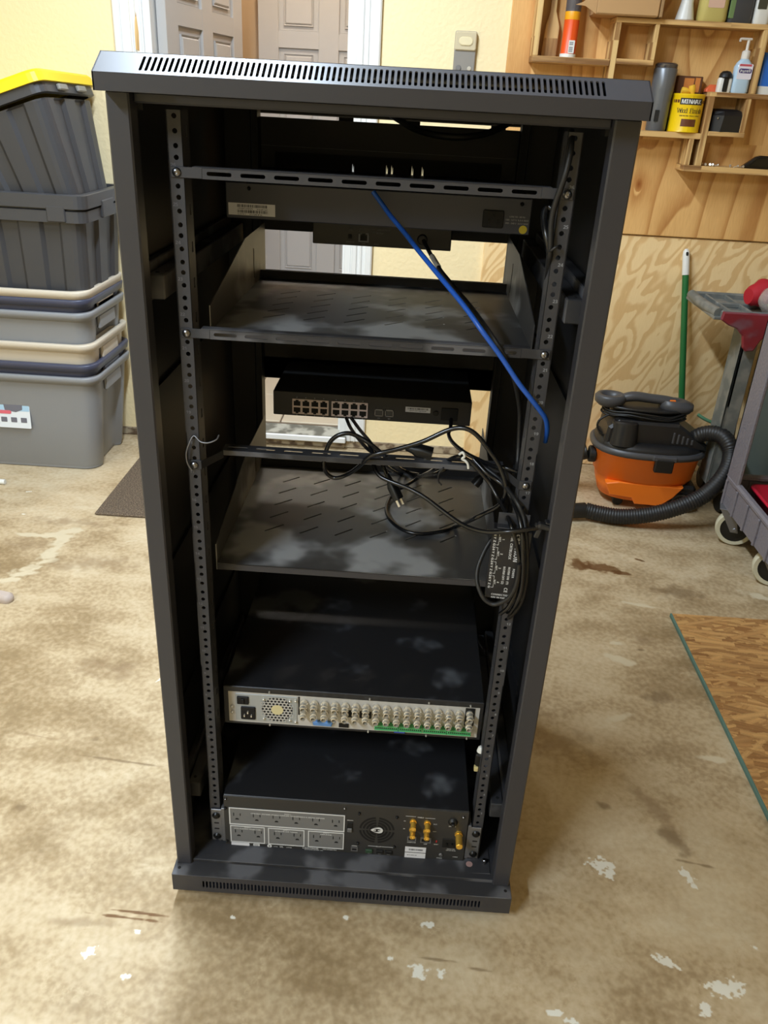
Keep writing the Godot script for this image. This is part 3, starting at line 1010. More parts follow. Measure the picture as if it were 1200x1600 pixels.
func rack() -> void:
	var t := thing("server_rack", "tall open-backed black steel equipment rack standing in the middle of the garage", "server rack", Vector3(0, 0, -0.255))
	var hx := 0.2945
	# base with its vent slots
	var m := mw(t)
	var bx := 0.2978
	m.bb(-bx, -0.246, 0.027, 0.066, 0.0695, 0.0712)
	m.bb(0.246, bx, 0.027, 0.066, 0.0695, 0.0712)
	m.bb(-0.246, 0.246, 0.027, 0.033, 0.0695, 0.0712)
	m.bb(-0.246, 0.246, 0.058, 0.066, 0.0695, 0.0712)
	m.slots(-0.246, 0.246, 0.033, 0.058, 80, rr(0.0034, 0.0165, 0.0017, 2), 0.0695, 0.0712)
	for s in [-1.0, 1.0]: m.box(Vector3(s * (bx - 0.0008), 0.0465, -0.257), Vector3(0.0016, 0.039, 0.654))
	m.bb(-bx, bx, 0.027, 0.066, -0.585, -0.583)
	m.bb(-bx, bx, 0.027, 0.0285, -0.584, 0.070)
	obj("base", m, M.black, t)
	m = mw(t)
	m.bb(-bx, bx, 0.0645, 0.0665, 0.040, 0.0718, 0.0007)
	m.bb(-0.268, 0.268, 0.0665, 0.0735, 0.0405, 0.0425, 0.0006)
	m.bb(-0.29, 0.29, 0.0705, 0.0735, -0.56, 0.0415, 0.0006)
	for s in [-1.0, 1.0]:
		m.prism(PackedVector2Array([Vector2(s * 0.262, 0.0735), Vector2(s * 0.22, 0.0735), Vector2(s * 0.262, 0.0755)]), -0.04, 0.03)
	obj("base_pan", m, M.dusty, t)
	for s in [-1.0, 1.0]:
		m = mw(t)
		m.cyl(Vector3(s * 0.288, 0.0666, 0.057), Vector3(s * 0.288, 0.0672, 0.057), 0.0028, -1.0, 10)
		obj("bolt_hole", m, M.hole, t)
		for z in [0.012, -0.50]:
			m = mw(t)
			m.x = m.x * Transform3D(Basis(), Vector3(s * 0.255, 0, z))
			m.lathe([Vector2(0, 0), Vector2(0.02, 0), Vector2(0.021, 0.003), Vector2(0.018, 0.010), Vector2(0.007, 0.012), Vector2(0.007, 0.028), Vector2(0, 0.028)], 16)
			obj("foot", m, M.rubber, t)
	m = mw(t)
	m.cyl(Vector3(0.226, 0.0735, 0.012), Vector3(0.226, 0.0742, 0.012), 0.006, -1.0, 14)
	obj("blanking_plug", m, mat(Color(0.62, 0.50, 0.48), 0.6), t)
	m = mw(t)
	m.cyl(Vector3(0.253, 0.0735, 0.008), Vector3(0.253, 0.084, 0.008), 0.004, 0.004, 10, 0.001)
	obj("bolt", m, M.screw, t)
	# corner posts, side panels, beams
	for s in [-1.0, 1.0]:
		for zz in [[0.020, 0.0478], [-0.56, -0.532]]:
			m = mw(t)
			var a: float = 0.268 if s < 0 else 0.2655
			m.bb(minf(s * hx, s * a), maxf(s * hx, s * a), 0.066, 1.287, zz[0], zz[1], 0.002)
			obj("corner_post", m, M.black, t)
		m = mw(t)
		m.bb(minf(s * 0.2925, s * 0.2905), maxf(s * 0.2925, s * 0.2905), 0.068, 1.287, -0.55, 0.035)
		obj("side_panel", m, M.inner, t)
		m = mw(t)
		m.bb(minf(s * 0.2425, s * 0.292), maxf(s * 0.2425, s * 0.292), 0.07, 1.28, -0.526, -0.522)  # dark strip put here to keep light out beside the far rail
		obj("side_light_block", m, M.inner, t)
		for y in [[1.051, 1.082], [0.184, 0.2155]]:
			m = mw(t)
			var x0: float = 0.257 if s < 0 else 0.2505
			m.bb(minf(s * x0, s * (x0 + 0.021)), maxf(s * x0, s * (x0 + 0.021)), y[0], y[1], -0.5, 0.003, 0.0015)
			m.bb(minf(s * (x0 + 0.022), s * 0.2905), maxf(s * (x0 + 0.022), s * 0.2905), y[0] - 0.006, y[1] + 0.012, -0.5, -0.015, 0.0015)
			obj("side_brace", m, M.dusty, t)
			m = mw(t)
			m.cyl(Vector3(s * (x0 + 0.012), y[1], -0.012), Vector3(s * (x0 + 0.012), y[1] + 0.0008, -0.012), 0.0028, -1.0, 10)
			obj("bolt_hole", m, M.hole, t)
		m = mw(t)
		m.bb(minf(s * 0.29, s * 0.262), maxf(s * 0.29, s * 0.262), 1.268, 1.286, -0.53, 0.02)
		obj("top_beam", m, M.inner, t)
		for y in [0.35, 0.62, 0.9]:
			m = mw(t)
			m.bb(minf(s * 0.2905, s * 0.286), maxf(s * 0.2905, s * 0.286), y, y + 0.022, -0.5, 0.0)
			obj("side_rib", m, M.inner, t)
	m = mw(t)
	m.bb(-0.268, 0.2655, 1.2755, 1.287, 0.018, 0.034, 0.002)
	obj("top_beam", m, M.black, t)
	m = mw(t)
	m.bb(-0.268, 0.268, 1.262, 1.287, -0.556, -0.535, 0.002)
	for x in [-0.079, 0.039, 0.19]: m.bb(x - 0.013, x + 0.013, 1.25, 1.264, -0.552, -0.549)
	obj("top_beam", m, M.inner, t)
	m = mw(t)
	m.bb(-0.29, 0.29, 1.287, 1.289, -0.56, 0.04)
	obj("top_plate", m, M.inner, t)
	# top cap: upright lip, sloping vent face, flat top
	m = mw(t)
	var cx := 0.2945
	m.bb(-cx, cx, 1.286, 1.304, 0.0800, 0.0817, 0.0004)
	for s in [-1.0, 1.0]:
		var pr := PackedVector2Array([Vector2(0.0817, 1.286), Vector2(0.0817, 1.304), Vector2(0.049, 1.3245), Vector2(-0.615, 1.3245), Vector2(-0.615, 1.286)])
		var keep := m.x
		m.x = keep * Transform3D(Basis(Vector3(0, 0, 1), Vector3.UP, Vector3(-1, 0, 0)), Vector3(s * (cx - 0.0008), 0, 0))
		m.prism(pr, -0.0008, 0.0008)
		m.x = keep
	m.bb(-cx, cx, 1.323, 1.3245, -0.615, 0.0495)
	m.bb(-cx, cx, 1.286, 1.3245, -0.616, -0.6145)
	var sl := Vector2(0.049 - 0.0817, 1.3245 - 1.304)
	var len := sl.length()
	var keep2 := m.x
	m.x = keep2 * Transform3D(Basis(Vector3.RIGHT, Vector3(0, sl.y, sl.x) / len, Vector3.RIGHT.cross(Vector3(0, sl.y, sl.x) / len)), Vector3(0, 1.304, 0.0817))
	m.bb(-cx, -0.2475, 0, len, -0.0015, 0)
	m.bb(0.2475, cx, 0, len, -0.0015, 0)
	m.bb(-0.2475, 0.2475, 0, 0.004, -0.0015, 0)
	m.bb(-0.2475, 0.2475, len - 0.005, len, -0.0015, 0)
	m.slots(-0.2475, 0.2475, 0.004, len - 0.005, 80, rr(0.0033, 0.0265, 0.0016, 2), -0.0015, 0.0)
	m.x = keep2
	obj("top_cap", m, M.black, t)
	# mounting rails
	for s in [-1.0, 1.0]:
		var r := obj("mounting_rail", rail_mesh(t, s, 0.0, 1.0), M.rail, t)
		m = mw(t)
		for u in range(1, 27):
			m.text(str(u), Vector3(s * 0.23255 + 0.0042 * s, hole_y(u, 0) - 0.0082, 0.0003), 0.0042, 0.0, sans)
		obj("unit_numbers", m, M.dim_print if s < 0 else M.grey_print, r)
		obj("mounting_rail", rail_mesh(t, s, -0.512, -1.0), M.inner, t)

func screw_head(m: MB, at: Vector3, r := 0.0056) -> void:
	var keep := m.x
	m.x = keep * Transform3D(Basis(Vector3.RIGHT, PI / 2), at)
	m.lathe([Vector2(r, 0), Vector2(r * 0.95, 0.0016), Vector2(r * 0.7, 0.0032), Vector2(r * 0.34, 0.0039), Vector2(r * 0.26, 0.0024), Vector2(0, 0.0022)], 14)
	m.x = keep

func lacing_bar(label: String, y: float, offset: bool) -> void:
	var t := thing("lacing_bar", label, "lacing bar", Vector3(0, y - 0.0065, 0))
	var m := mw(t)
	if not offset:
		m.bb(-0.2400, -0.202, y - 0.0062, y + 0.0062, 0.0004, 0.0022, 0.0006)
		m.bb(0.202, 0.2400, y - 0.0062, y + 0.0062, 0.0004, 0.0022, 0.0006)
		m.slots(-0.202, 0.202, y - 0.0062, y + 0.0062, 10, rr(0.030, 0.0046, 0.0023, 3), 0.0004, 0.0022)
		m.bb(-0.214, 0.214, y + 0.0052, y + 0.0070, -0.012, 0.0022, 0.0005)
		obj("bar", m, M.dusty if y < 1.1 else M.rail, t)
	else:
		var yb := y - 0.008
		for s in [-1.0, 1.0]:
			m.bb(minf(s * 0.2405, s * 0.2225), maxf(s * 0.2405, s * 0.2225), y - 0.0068, y + 0.0068, 0.0004, 0.002, 0.0006)
			m.loft([[Vector3(s * 0.2225, y + 0.0062, 0.002), Vector3(s * 0.2225, y + 0.0062, 0.0004), Vector3(s * 0.2225, y - 0.0055, 0.0004), Vector3(s * 0.2225, y - 0.0055, 0.002)], [Vector3(s * 0.206, yb + 0.0062, -0.060), Vector3(s * 0.206, yb + 0.0062, -0.0616), Vector3(s * 0.206, yb - 0.0055, -0.0616), Vector3(s * 0.206, yb - 0.0055, -0.060)]], true, true, -1)
		m.bb(-0.208, 0.208, yb - 0.0018, yb + 0.0062, -0.063, -0.0605, 0.0006)
		m.x = m.x * Transform3D(Basis(Vector3.RIGHT, -PI / 2), Vector3(0, yb + 0.0062, -0.063))
		m.slots(-0.208, 0.208, 0.0, 0.022, 10, rr(0.030, 0.0055, 0.0026, 3), -0.0016, 0.0)
		obj("bar", m, M.dusty, t)
	for s in [-1.0, 1.0]:
		m = mw(t)
		screw_head(m, Vector3(s * 0.23255, y, 0.0021))
		obj("screw", m, M.screw, t)

func rack_shelf(label: String, y: float, cx: float, z0: float, z1: float, pitch: float, zc: float) -> void:
	var t := thing("rack_shelf", label, "shelf", Vector3(cx, y, (z0 + z1) * 0.5))
	var hw := 0.2205
	var m := mw(t)
	m.x = m.x * Transform3D(Basis(Vector3.RIGHT, -PI / 2), Vector3(cx, y, 0))
	var cols := 6
	var slot := PackedVector2Array()
	for p in rr(0.0405, 0.0036, 0.0018, 3): slot.append(p.rotated(deg_to_rad(44)))
	var cw := 0.06
	for i in cols:
		for j in 5:
			var c := Vector2((i - 2.5) * cw, -(zc + (j - 2) * pitch))
			m.cell(c.x - cw * 0.5, c.y - pitch * 0.5, c.x + cw * 0.5, c.y + pitch * 0.5, slot, c, -0.0015, 0.0)
	var ya := -(zc + 2.5 * pitch)
	var yb := -(zc - 2.5 * pitch)
	m.bb(-hw, -0.18, -z1, -z0, -0.0015, 0)
	m.bb(0.18, hw, -z1, -z0, -0.0015, 0)
	m.bb(-0.18, 0.18, -z1, ya, -0.0015, 0)
	m.bb(-0.18, 0.18, yb, -z0, -0.0015, 0)
	obj("tray", m, M.shelf, t)
	m = mw(t)
	m.bb(cx - hw, cx + hw, y - 0.012, y, z1 - 0.0015, z1, 0.0004)
	obj("front_lip", m, M.black, t)
	m = mw(t)
	m.bb(-0.241, 0.241, y - 0.02, y + 0.002, -0.5135, -0.511)
	m.bb(cx - hw, cx + hw, y - 0.002, y + 0.014, z0 - 0.0015, z0)
	m.bb(cx - hw, cx + hw, y - 0.004, y - 0.002, z0 - 0.06, z0)
	obj("mounting_flange", m, M.inner, t)
	for s in [-1.0, 1.0]:
		m = mw(t)
		m.x = m.x * Transform3D(Basis(Vector3(0, 0, 1), Vector3.UP, Vector3(-1, 0, 0)), Vector3(cx + s * hw, 0, 0))
		m.prism(PackedVector2Array([Vector2(z1, y - 0.012), Vector2(z1, y + 0.034), Vector2(z0 + 0.13, y + 0.086), Vector2(z0 - 0.05, y + 0.088), Vector2(z0 - 0.05, y - 0.012)]), -0.0007, 0.0007)
		obj("side_gusset", m, M.shelf, t)
		m = mw(t)
		m.bb(cx + s * (hw - 0.0009) - 0.0003, cx + s * (hw - 0.0009) + 0.0003, y + 0.012, y + 0.06, z0 + 0.06, z0 + 0.062)
		obj("slit", m, M.hole, t)

func faceplate(t: Node3D, y0: float, y1: float) -> void:
	var m := mw(t)
	m.bb(-0.241, 0.241, y0, y1, -0.5165, -0.5125)
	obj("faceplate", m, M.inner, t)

func blank(label: String, y0: float, y1: float) -> void:
	var t := thing("blank_panel", label, "panel", Vector3(0, y0, -0.515))
	faceplate(t, y0, y1)

func far_panels() -> void:
	blank("black blank panel on the far rails above the slotted upper shelf", 1.212, 1.257)
	blank("black blank panel on the far rails just under the upper shelf", 0.791, 0.975)
	blank("black blank panel on the far rails between lower shelf and recorder", 0.42, 0.60)
	blank("black blank panel on the far rails between recorder and power unit", 0.205, 0.315)
	# brush panel that lets slivers of light through
	var t := thing("brush_panel", "black brush panel on the far rails with slivers of light between bristles", "panel", Vector3(0, 1.170, -0.515))
	var m := mw(t)
	m.bb(-0.241, 0.241, 1.170, 1.176, -0.5165, -0.5125)
	m.bb(-0.241, 0.241, 1.203, 1.2118, -0.5165, -0.5125)
	m.bb(-0.241, -0.2, 1.176, 1.203, -0.5165, -0.5125)
	m.bb(0.2, 0.241, 1.176, 1.203, -0.5165, -0.5125)
	obj("faceplate", m, M.inner, t)
	m = mw(t)
	var rng := RandomNumberGenerator.new()
	rng.seed = 4
	for i in 134:
		var x := -0.1995 + i * 0.003
		if i in [46, 66, 69, 81, 87]:
			var lean := 0.0022
			m.prism(PackedVector2Array([Vector2(x - 0.0004, 1.176), Vector2(x + 0.0004, 1.176), Vector2(x + 0.0018 + lean * 0.2, 1.204), Vector2(x - 0.0018, 1.204)]), -0.515, -0.514)
		else:
			m.prism(PackedVector2Array([Vector2(x - 0.0017, 1.175), Vector2(x + 0.0017, 1.175), Vector2(x + 0.0019, 1.204), Vector2(x - 0.0019, 1.204)]), -0.515, -0.514)
	var br := obj("bristles", m, M.hole, t)
	br.set_meta("kind", "stuff")

# ---------- what is mounted in the rack ----------

func inlet(t: Node3D, c: Vector3, w: float, h: float, prong: Material) -> void:   # a mains inlet with three pins
	var m := mw(t)
	m.x = m.x * Transform3D(Basis(), c)
	m.prism(rr(w, h, 0.002), 0.0, 0.003, 0.0008)
	var o := obj("power_inlet", m, M.hole, t)
	m = mw(t)
	m.x = m.x * Transform3D(Basis(), c)
	for p in [Vector2(0, 0.004), Vector2(-0.006, -0.003), Vector2(0.006, -0.003)]: m.bb(p.x - 0.0009, p.x + 0.0009, p.y - 0.002, p.y + 0.002, 0.003, 0.0065)
	obj("pins", m, prong, o)

func label_plate(t: Node3D, called: String, c: Vector3, w: float, h: float, material: Material) -> void:
	var m := mw(t)
	m.x = m.x * Transform3D(Basis(), c)
	m.quv(Vector3(-w, -h, 0) * 0.5, Vector3(w, -h, 0) * 0.5, Vector3(w, h, 0) * 0.5, Vector3(-w, h, 0) * 0.5)
	obj(called, m, material, t)

func socket_port(m: MB, c: Vector3, w: float, h: float, d := 0.0012) -> void:   # a square jack opening with its key notch
	m.bb(c.x - w * 0.5, c.x + w * 0.5, c.y - h * 0.5, c.y + h * 0.28, c.z, c.z + d)
	m.bb(c.x - w * 0.22, c.x + w * 0.22, c.y + h * 0.28, c.y + h * 0.5, c.z, c.z + d)

func upper_switch() -> void:
	var t := thing("rack_switch", "wide dark blue-grey rack unit with barcode sticker behind the top bar", "network switch", Vector3(0, 1.1285, -0.35))
	var m := mw(t)
	m.bb(-0.220, 0.220, 1.1285, 1.1775, -0.505, -0.2, 0.0012)
	obj("case", m, M.navy_case, t)
	faceplate(t, 1.1285, 1.1695)
	label_plate(t, "barcode_sticker", Vector3(-0.1825, 1.1415, -0.1995), 0.068, 0.0165, textured(barcode(200, 50, [[5, 12, 38, 168, true], [20, 4, 40, 104, false], [21, 4, 122, 165, false], [28, 12, 38, 168, true], [43, 4, 38, 76, false], [43, 4, 90, 145, false]], 5)))
	inlet(t, Vector3(0.166, 1.148, -0.2), 0.030, 0.024, M.dark_screw)
	m = mw(t)
	for r in [["LINE 50 - 60 Hz", 1.1525], ["100 - 127 V  8.0 A MAX", 1.1480], ["200 - 240 V  4.0 A MAX", 1.1435]]: m.text(r[0], Vector3(0.2005, r[1], -0.1995), 0.0023, 0.0, sans)
	obj("printing", m, M.grey_print, t)
	m = mw(t)
	m.cyl(Vector3(0.2105, 1.1355, -0.2), Vector3(0.2105, 1.1355, -0.1995), 0.0058, -1.0, 18)
	obj("round_sticker", m, mat(Color(0.80, 0.72, 0.20), 0.5), t)
	for s in [Vector2(-0.186, 1.170), Vector2(0.205, 1.170)]:
		m = mw(t)
		screw_head(m, Vector3(s.x, s.y, -0.2), 0.0028)
		obj("screw", m, M.dark_screw, t)

func appliance() -> void:
	var t := thing("network_appliance", "small black box with one white-edged network jack under the wide unit", "network device", Vector3(0.003, 1.0765, -0.43))
	var m := mw(t)
	m.bb(-0.112, 0.1155, 1.0765, 1.1275, -0.512, -0.35, 0.0012)
	obj("case", m, M.case_plain, t)
	faceplate(t, 1.071, 1.128)
	m = mw(t)
	socket_port(m, Vector3(-0.028, 1.0905, -0.3499), 0.011, 0.0105)
	var j := obj("network_jack", m, M.hole, t)
	m = mw(t)
	for b in [[-0.0365, -0.0338, 1.0845, 1.097], [-0.0222, -0.0195, 1.0845, 1.097], [-0.0365, -0.0195, 1.0830, 1.0853], [-0.0365, -0.0312, 1.0955, 1.0975], [-0.0248, -0.0195, 1.0955, 1.0975]]: m.bb(b[0], b[1], b[2], b[3], -0.35, -0.3485)
	obj("jack_frame", m, M.grey_print, j)
	m = mw(t)
	for r in [["AUX", -0.050, 1.1012], ["CONSOLE", -0.050, 1.0822], ["LAN", -0.028, 1.0805], ["RESET", -0.007, 1.0805], ["LINK/ACTIVITY", 0.004, 1.1035], ["100 Mbps", -0.002, 1.0985]]: m.text(r[0], Vector3(r[1], r[2], -0.3495), 0.0021, 0.0, sans)
	m.bb(-0.035, -0.010, 1.1038, 1.1042, -0.35, -0.3495)
	m.bb(-0.0352, -0.0348, 1.098, 1.1042, -0.35, -0.3495)
	m.bb(-0.023, -0.009, 1.0988, 1.0992, -0.35, -0.3495)
	obj("printing", m, M.dim_print, t)
	m = mw(t)
	m.bb(-0.0535, -0.0475, 1.0875, 1.0945, -0.3505, -0.3492)
	obj("aux_jack", m, M.hole, t)
	m = mw(t)
	m.cyl(Vector3(0.068, 1.0925, -0.35), Vector3(0.068, 1.0925, -0.344), 0.0085, 0.0078, 16, 0.001)
	obj("power_jack", m, M.rubber, t)

func port_switch() -> void:
	var t := thing("port_switch", "black sixteen-port network switch hanging over the lower slotted shelf", "network switch", Vector3(-0.001, 0.783, -0.418))
	var z := -0.324
	var m := mw(t)
	m.bb(-0.176, 0.1745, 0.7835, 0.828, -0.512, z, 0.0012)
	obj("case", m, M.case_plain, t)
	faceplate(t, 0.790, 0.8325)
	for gi in 2:
		var x0 := -0.1420 + gi * 0.0695
		m = mw(t)
		m.bb(x0, x0 + 0.0645, 0.7875, 0.8155, z, z + 0.0018, 0.0004)
		var cage := obj("port_cage", m, M.port_cage, t)
		for r in 2:
			for c in 4:
				m = mw(t)
				var cc := Vector3(x0 + 0.0085 + c * 0.0158, 0.8085 if r == 0 else 0.7945, z + 0.0016)
				var w := 0.0118
				var h := 0.0105
				if r == 0:
					socket_port(m, cc, w, h)
				else:
					m.bb(cc.x - w * 0.5, cc.x + w * 0.5, cc.y - h * 0.28, cc.y + h * 0.5, cc.z, cc.z + 0.0012)
					m.bb(cc.x - w * 0.22, cc.x + w * 0.22, cc.y - h * 0.5, cc.y - h * 0.28, cc.z, cc.z + 0.0012)
				obj("network_port", m, M.hole, cage)
	for i in 2:
		m = mw(t)
		var x0 := 0.0045 + i * 0.0185
		for b in [[x0, x0 + 0.0148, 0.8035, 0.8055], [x0, x0 + 0.0148, 0.7925, 0.7940], [x0, x0 + 0.0012, 0.7925, 0.8055], [x0 + 0.0136, x0 + 0.0148, 0.7925, 0.8055]]: m.bb(b[0], b[1], b[2], b[3], z, z + 0.0016)
		var f := obj("fibre_cage", m, M.zinc, t)
		m = mw(t)
		m.bb(x0 + 0.001, x0 + 0.0138, 0.7938, 0.8037, z, z + 0.0006)
		obj("opening", m, mat(Color(0.22, 0.22, 0.22), 0.4), f)
	m = mw(t)
	for i in 2: m.text(str(17 + i) + "F", Vector3(0.0118 + i * 0.0185, 0.7885, z + 0.0004), 0.0022, 0.0, sans)
	for r in 2:
		for c in 8: m.bb(-0.1340 + c * 0.0158 + (0.0063 if c > 3 else 0.0) - 0.0009, -0.1340 + c * 0.0158 + (0.0063 if c > 3 else 0.0) + 0.0009, (0.8172 if r == 0 else 0.7848), (0.8186 if r == 0 else 0.7862), z, z + 0.0005)
	obj("printing", m, M.grey_print, t)
	label_plate(t, "barcode_sticker", Vector3(0.0805, 0.8085, z + 0.0005), 0.044, 0.0095, textured(barcode(150, 32, [[5, 11, 12, 138, true], [20, 5, 24, 126, false]], 9)))
	m = mw(t)
	m.cyl(Vector3(0.1125, 0.8045, z), Vector3(0.1125, 0.8045, z + 0.003), 0.0045, -1.0, 14, 0.0006)
	obj("ground_screw", m, M.dark_screw, t)
	m = mw(t)
	m.bb(0.122, 0.151, 0.7925, 0.8155, z, z + 0.0025, 0.0008)
	obj("power_inlet", m, M.hole, t)

func recorder() -> void:
	var t := thing("video_recorder", "black two-unit video recorder with rows of silver coax jacks on its back", "video recorder", Vector3(0.002, 0.319, -0.25))
	var z := -0.04
	var m := mw(t)
	m.bb(-0.2185, 0.2225, 0.3190, 0.3985, -0.505, z - 0.001, 0.0012)
	obj("case", m, M.case, t)
	faceplate(t, 0.3175, 0.4065)
	m = mw(t)
	m.bb(-0.2185, 0.2225, 0.3880, 0.3985, z - 0.001, z, 0.0004)
	m.bb(-0.2185, 0.2225, 0.3190, 0.3235, z - 0.001, z, 0.0004)
	m.bb(-0.2185, -0.2105, 0.3235, 0.3880, z - 0.001, z, 0.0003)
	m.bb(0.2165, 0.2225, 0.3235, 0.3880, z - 0.001, z, 0.0003)
	obj("back_frame", m, M.case_plain, t)
	m = mw(t)
	m.bb(-0.2105, 0.2165, 0.3235, 0.3880, z - 0.0012, z - 0.0004)
	obj("back_panel", m, M.silver_panel, t)
	# power supply
	m = mw(t)
	m.bb(-0.1985, -0.0930, 0.3270, 0.3850, z - 0.0004, z + 0.0008, 0.0004)
	var ps := obj("power_supply", m, mat(Color(0.66, 0.68, 0.69), 0.45, 0.4), t)
	m = mw(t)
	m.bb(-0.1955, -0.1755, 0.3640, 0.3800, z, z + 0.004, 0.001)
	m.bb(-0.1885, -0.1825, 0.3665, 0.3775, z + 0.0041, z + 0.0065, 0.001)
	obj("rocker_switch", m, M.hole, ps)
	inlet(t, Vector3(-0.1770, 0.3450, z + 0.0006), 0.025, 0.027, M.nickel)
	m = mw(t)
	var hole := circ(0.0026, 6)
	var gc := Vector2(-0.1270, 0.3560)
	for r in 9:
		for c in 9:
			var p := gc + Vector2((c - 4) * 0.0062 + (0.0031 if r % 2 else 0.0), (r - 4) * 0.0058)
			if (p - gc).length() > 0.0275: continue
			m.cell(p.x - 0.0031, p.y - 0.0029, p.x + 0.0031, p.y + 0.0029, hole, p, z + 0.0010, z + 0.0018)
	obj("fan_grille", m, M.silver_panel, ps)
	m = mw(t)
	m.cyl(Vector3(gc.x, gc.y, z + 0.0009), Vector3(gc.x, gc.y, z + 0.00095), 0.0265, -1.0, 24)
	obj("fan_opening", m, M.hole, ps)
	m = mw(t)
	m.cyl(Vector3(gc.x, gc.y, z + 0.0019), Vector3(gc.x, gc.y, z + 0.0021), 0.0105, -1.0, 20)
	obj("hub_sticker", m, mat(Color(0.82, 0.78, 0.60), 0.5), ps)
	for p in [Vector2(-0.150, 0.377), Vector2(-0.105, 0.377), Vector2(-0.150, 0.335), Vector2(-0.105, 0.335), Vector2(-0.0955, 0.378), Vector2(-0.0955, 0.332), Vector2(-0.2045, 0.357), Vector2(-0.2045, 0.345)]:
		m = mw(t)
		screw_head(m, Vector3(p.x, p.y, z + 0.0008), 0.0028)
		obj("screw", m, M.nickel, t)
	m = mw(t)
	m.bb(-0.0915, -0.0885, 0.347, 0.386, z - 0.0003, z)
	obj("warning_strip", m, M.black_print, t)
	# coax jacks: two rows of seventeen
	var jack := mb()
	jack.x = Transform3D(Basis(Vector3.RIGHT, PI / 2), Vector3.ZERO)
	jack.lathe([Vector2(0.0062, 0), Vector2(0.0062, 0.004), Vector2(0.0048, 0.0045), Vector2(0.0048, 0.010), Vector2(0.0058, 0.0105), Vector2(0.0058, 0.014), Vector2(0.0048, 0.0145), Vector2(0.0048, 0.021), Vector2(0.0038, 0.0215), Vector2(0.0036, 0.012), Vector2(0, 0.012)], 12)
	jack.box(Vector3(0, 0.0155, 0), Vector3(0.0125, 0.0022, 0.0022))
	var jm := jack.mesh()
	for i in 17:
		for r in 2:
			var o := obj("coax_jack", jm, M.nickel, t)
			o.position = t.transform.affine_inverse() * Vector3(-0.0810 + i * 0.01755, 0.3760 - r * 0.0190, z)
	for b in [[0.1925, 0.2085, 0.349, 0.3865], [-0.018, 0.002, 0.350, 0.364], [0.014, 0.034, 0.350, 0.364], [-0.021, -0.004, 0.3265, 0.3345], [0.105, 0.119, 0.3268, 0.3325], [0.1300, 0.1475, 0.3265, 0.3330], [0.1575, 0.1700, 0.3265, 0.3325], [0.1745, 0.1865, 0.3262, 0.3345], [0.1890, 0.2010, 0.3262, 0.3345]]:
		m = mw(t)
		m.bb(b[0], b[1], b[2], b[3], z - 0.0004, z + 0.0012)
		obj("port", m, M.hole, t)
	for i in 4:
		m = mw(t)
		var x0 := 0.0405 + i * 0.0413
		m.bb(x0, x0 + 0.0405, 0.3365, 0.3445, z, z + 0.010, 0.0008)
		m.bb(x0, x0 + 0.0405, 0.3350, 0.3368, z, z + 0.012, 0.0006)
		var gt := obj("terminal_block", m, M.green, t)
		m = mw(t)
		for k in 11: m.bb(x0 + 0.0018 + k * 0.00345, x0 + 0.0038 + k * 0.00345, 0.3382, 0.3405, z + 0.0100, z + 0.0104)
		obj("wire_holes", m, M.hole, gt)
	for b in [[-0.0665, -0.0310, 0.3300, 0.3390, Color(0.36, 0.55, 0.80)], [0.0735, 0.0945, 0.3262, 0.3335, Color(0.25, 0.36, 0.78)]]:
		m = mw(t)
		m.x = m.x * Transform3D(Basis(), Vector3((b[0] + b[1]) * 0.5, (b[2] + b[3]) * 0.5, z))
		var w: float = b[1] - b[0]
		var h: float = b[3] - b[2]
		m.prism(PackedVector2Array([Vector2(-w * 0.44, -h * 0.5), Vector2(w * 0.44, -h * 0.5), Vector2(w * 0.5, h * 0.5), Vector2(-w * 0.5, h * 0.5)]), 0.0, 0.006, 0.0012)
		obj("monitor_port", m, mat(b[4], 0.4), t)
	for x in [-0.15, 0.02, 0.12, 0.19]:
		for y in [0.3925, 0.3212]:
			m = mw(t)
			screw_head(m, Vector3(x + 0.01, y, z), 0.0017)
			obj("screw", m, M.nickel, t)

func outlet_marks(m: MB, x: float, y: float, z: float) -> void:
	m.bb(x - 0.0066, x - 0.0052, y - 0.0005, y + 0.0068, z, z + 0.0004)
	m.bb(x + 0.0052, x + 0.0066, y + 0.0005, y + 0.0062, z, z + 0.0004)
	var p := PackedVector2Array()
	for i in 7: p.append(Vector2(x, y - 0.0090) + Vector2.from_angle(PI * i / 6.0) * 0.0034)
	m.prism(p, z, z + 0.0004)

func outline_frame(m: MB, x0: float, x1: float, y0: float, y1: float, z: float, w: float) -> void:
	m.bb(x0, x1, y1 - w, y1, z, z + 0.0005)
	m.bb(x0, x1, y0, y0 + w, z, z + 0.0005)
	m.bb(x0, x0 + w, y0 + w, y1 - w, z, z + 0.0005)
	m.bb(x1 - w, x1, y0 + w, y1 - w, z, z + 0.0005)

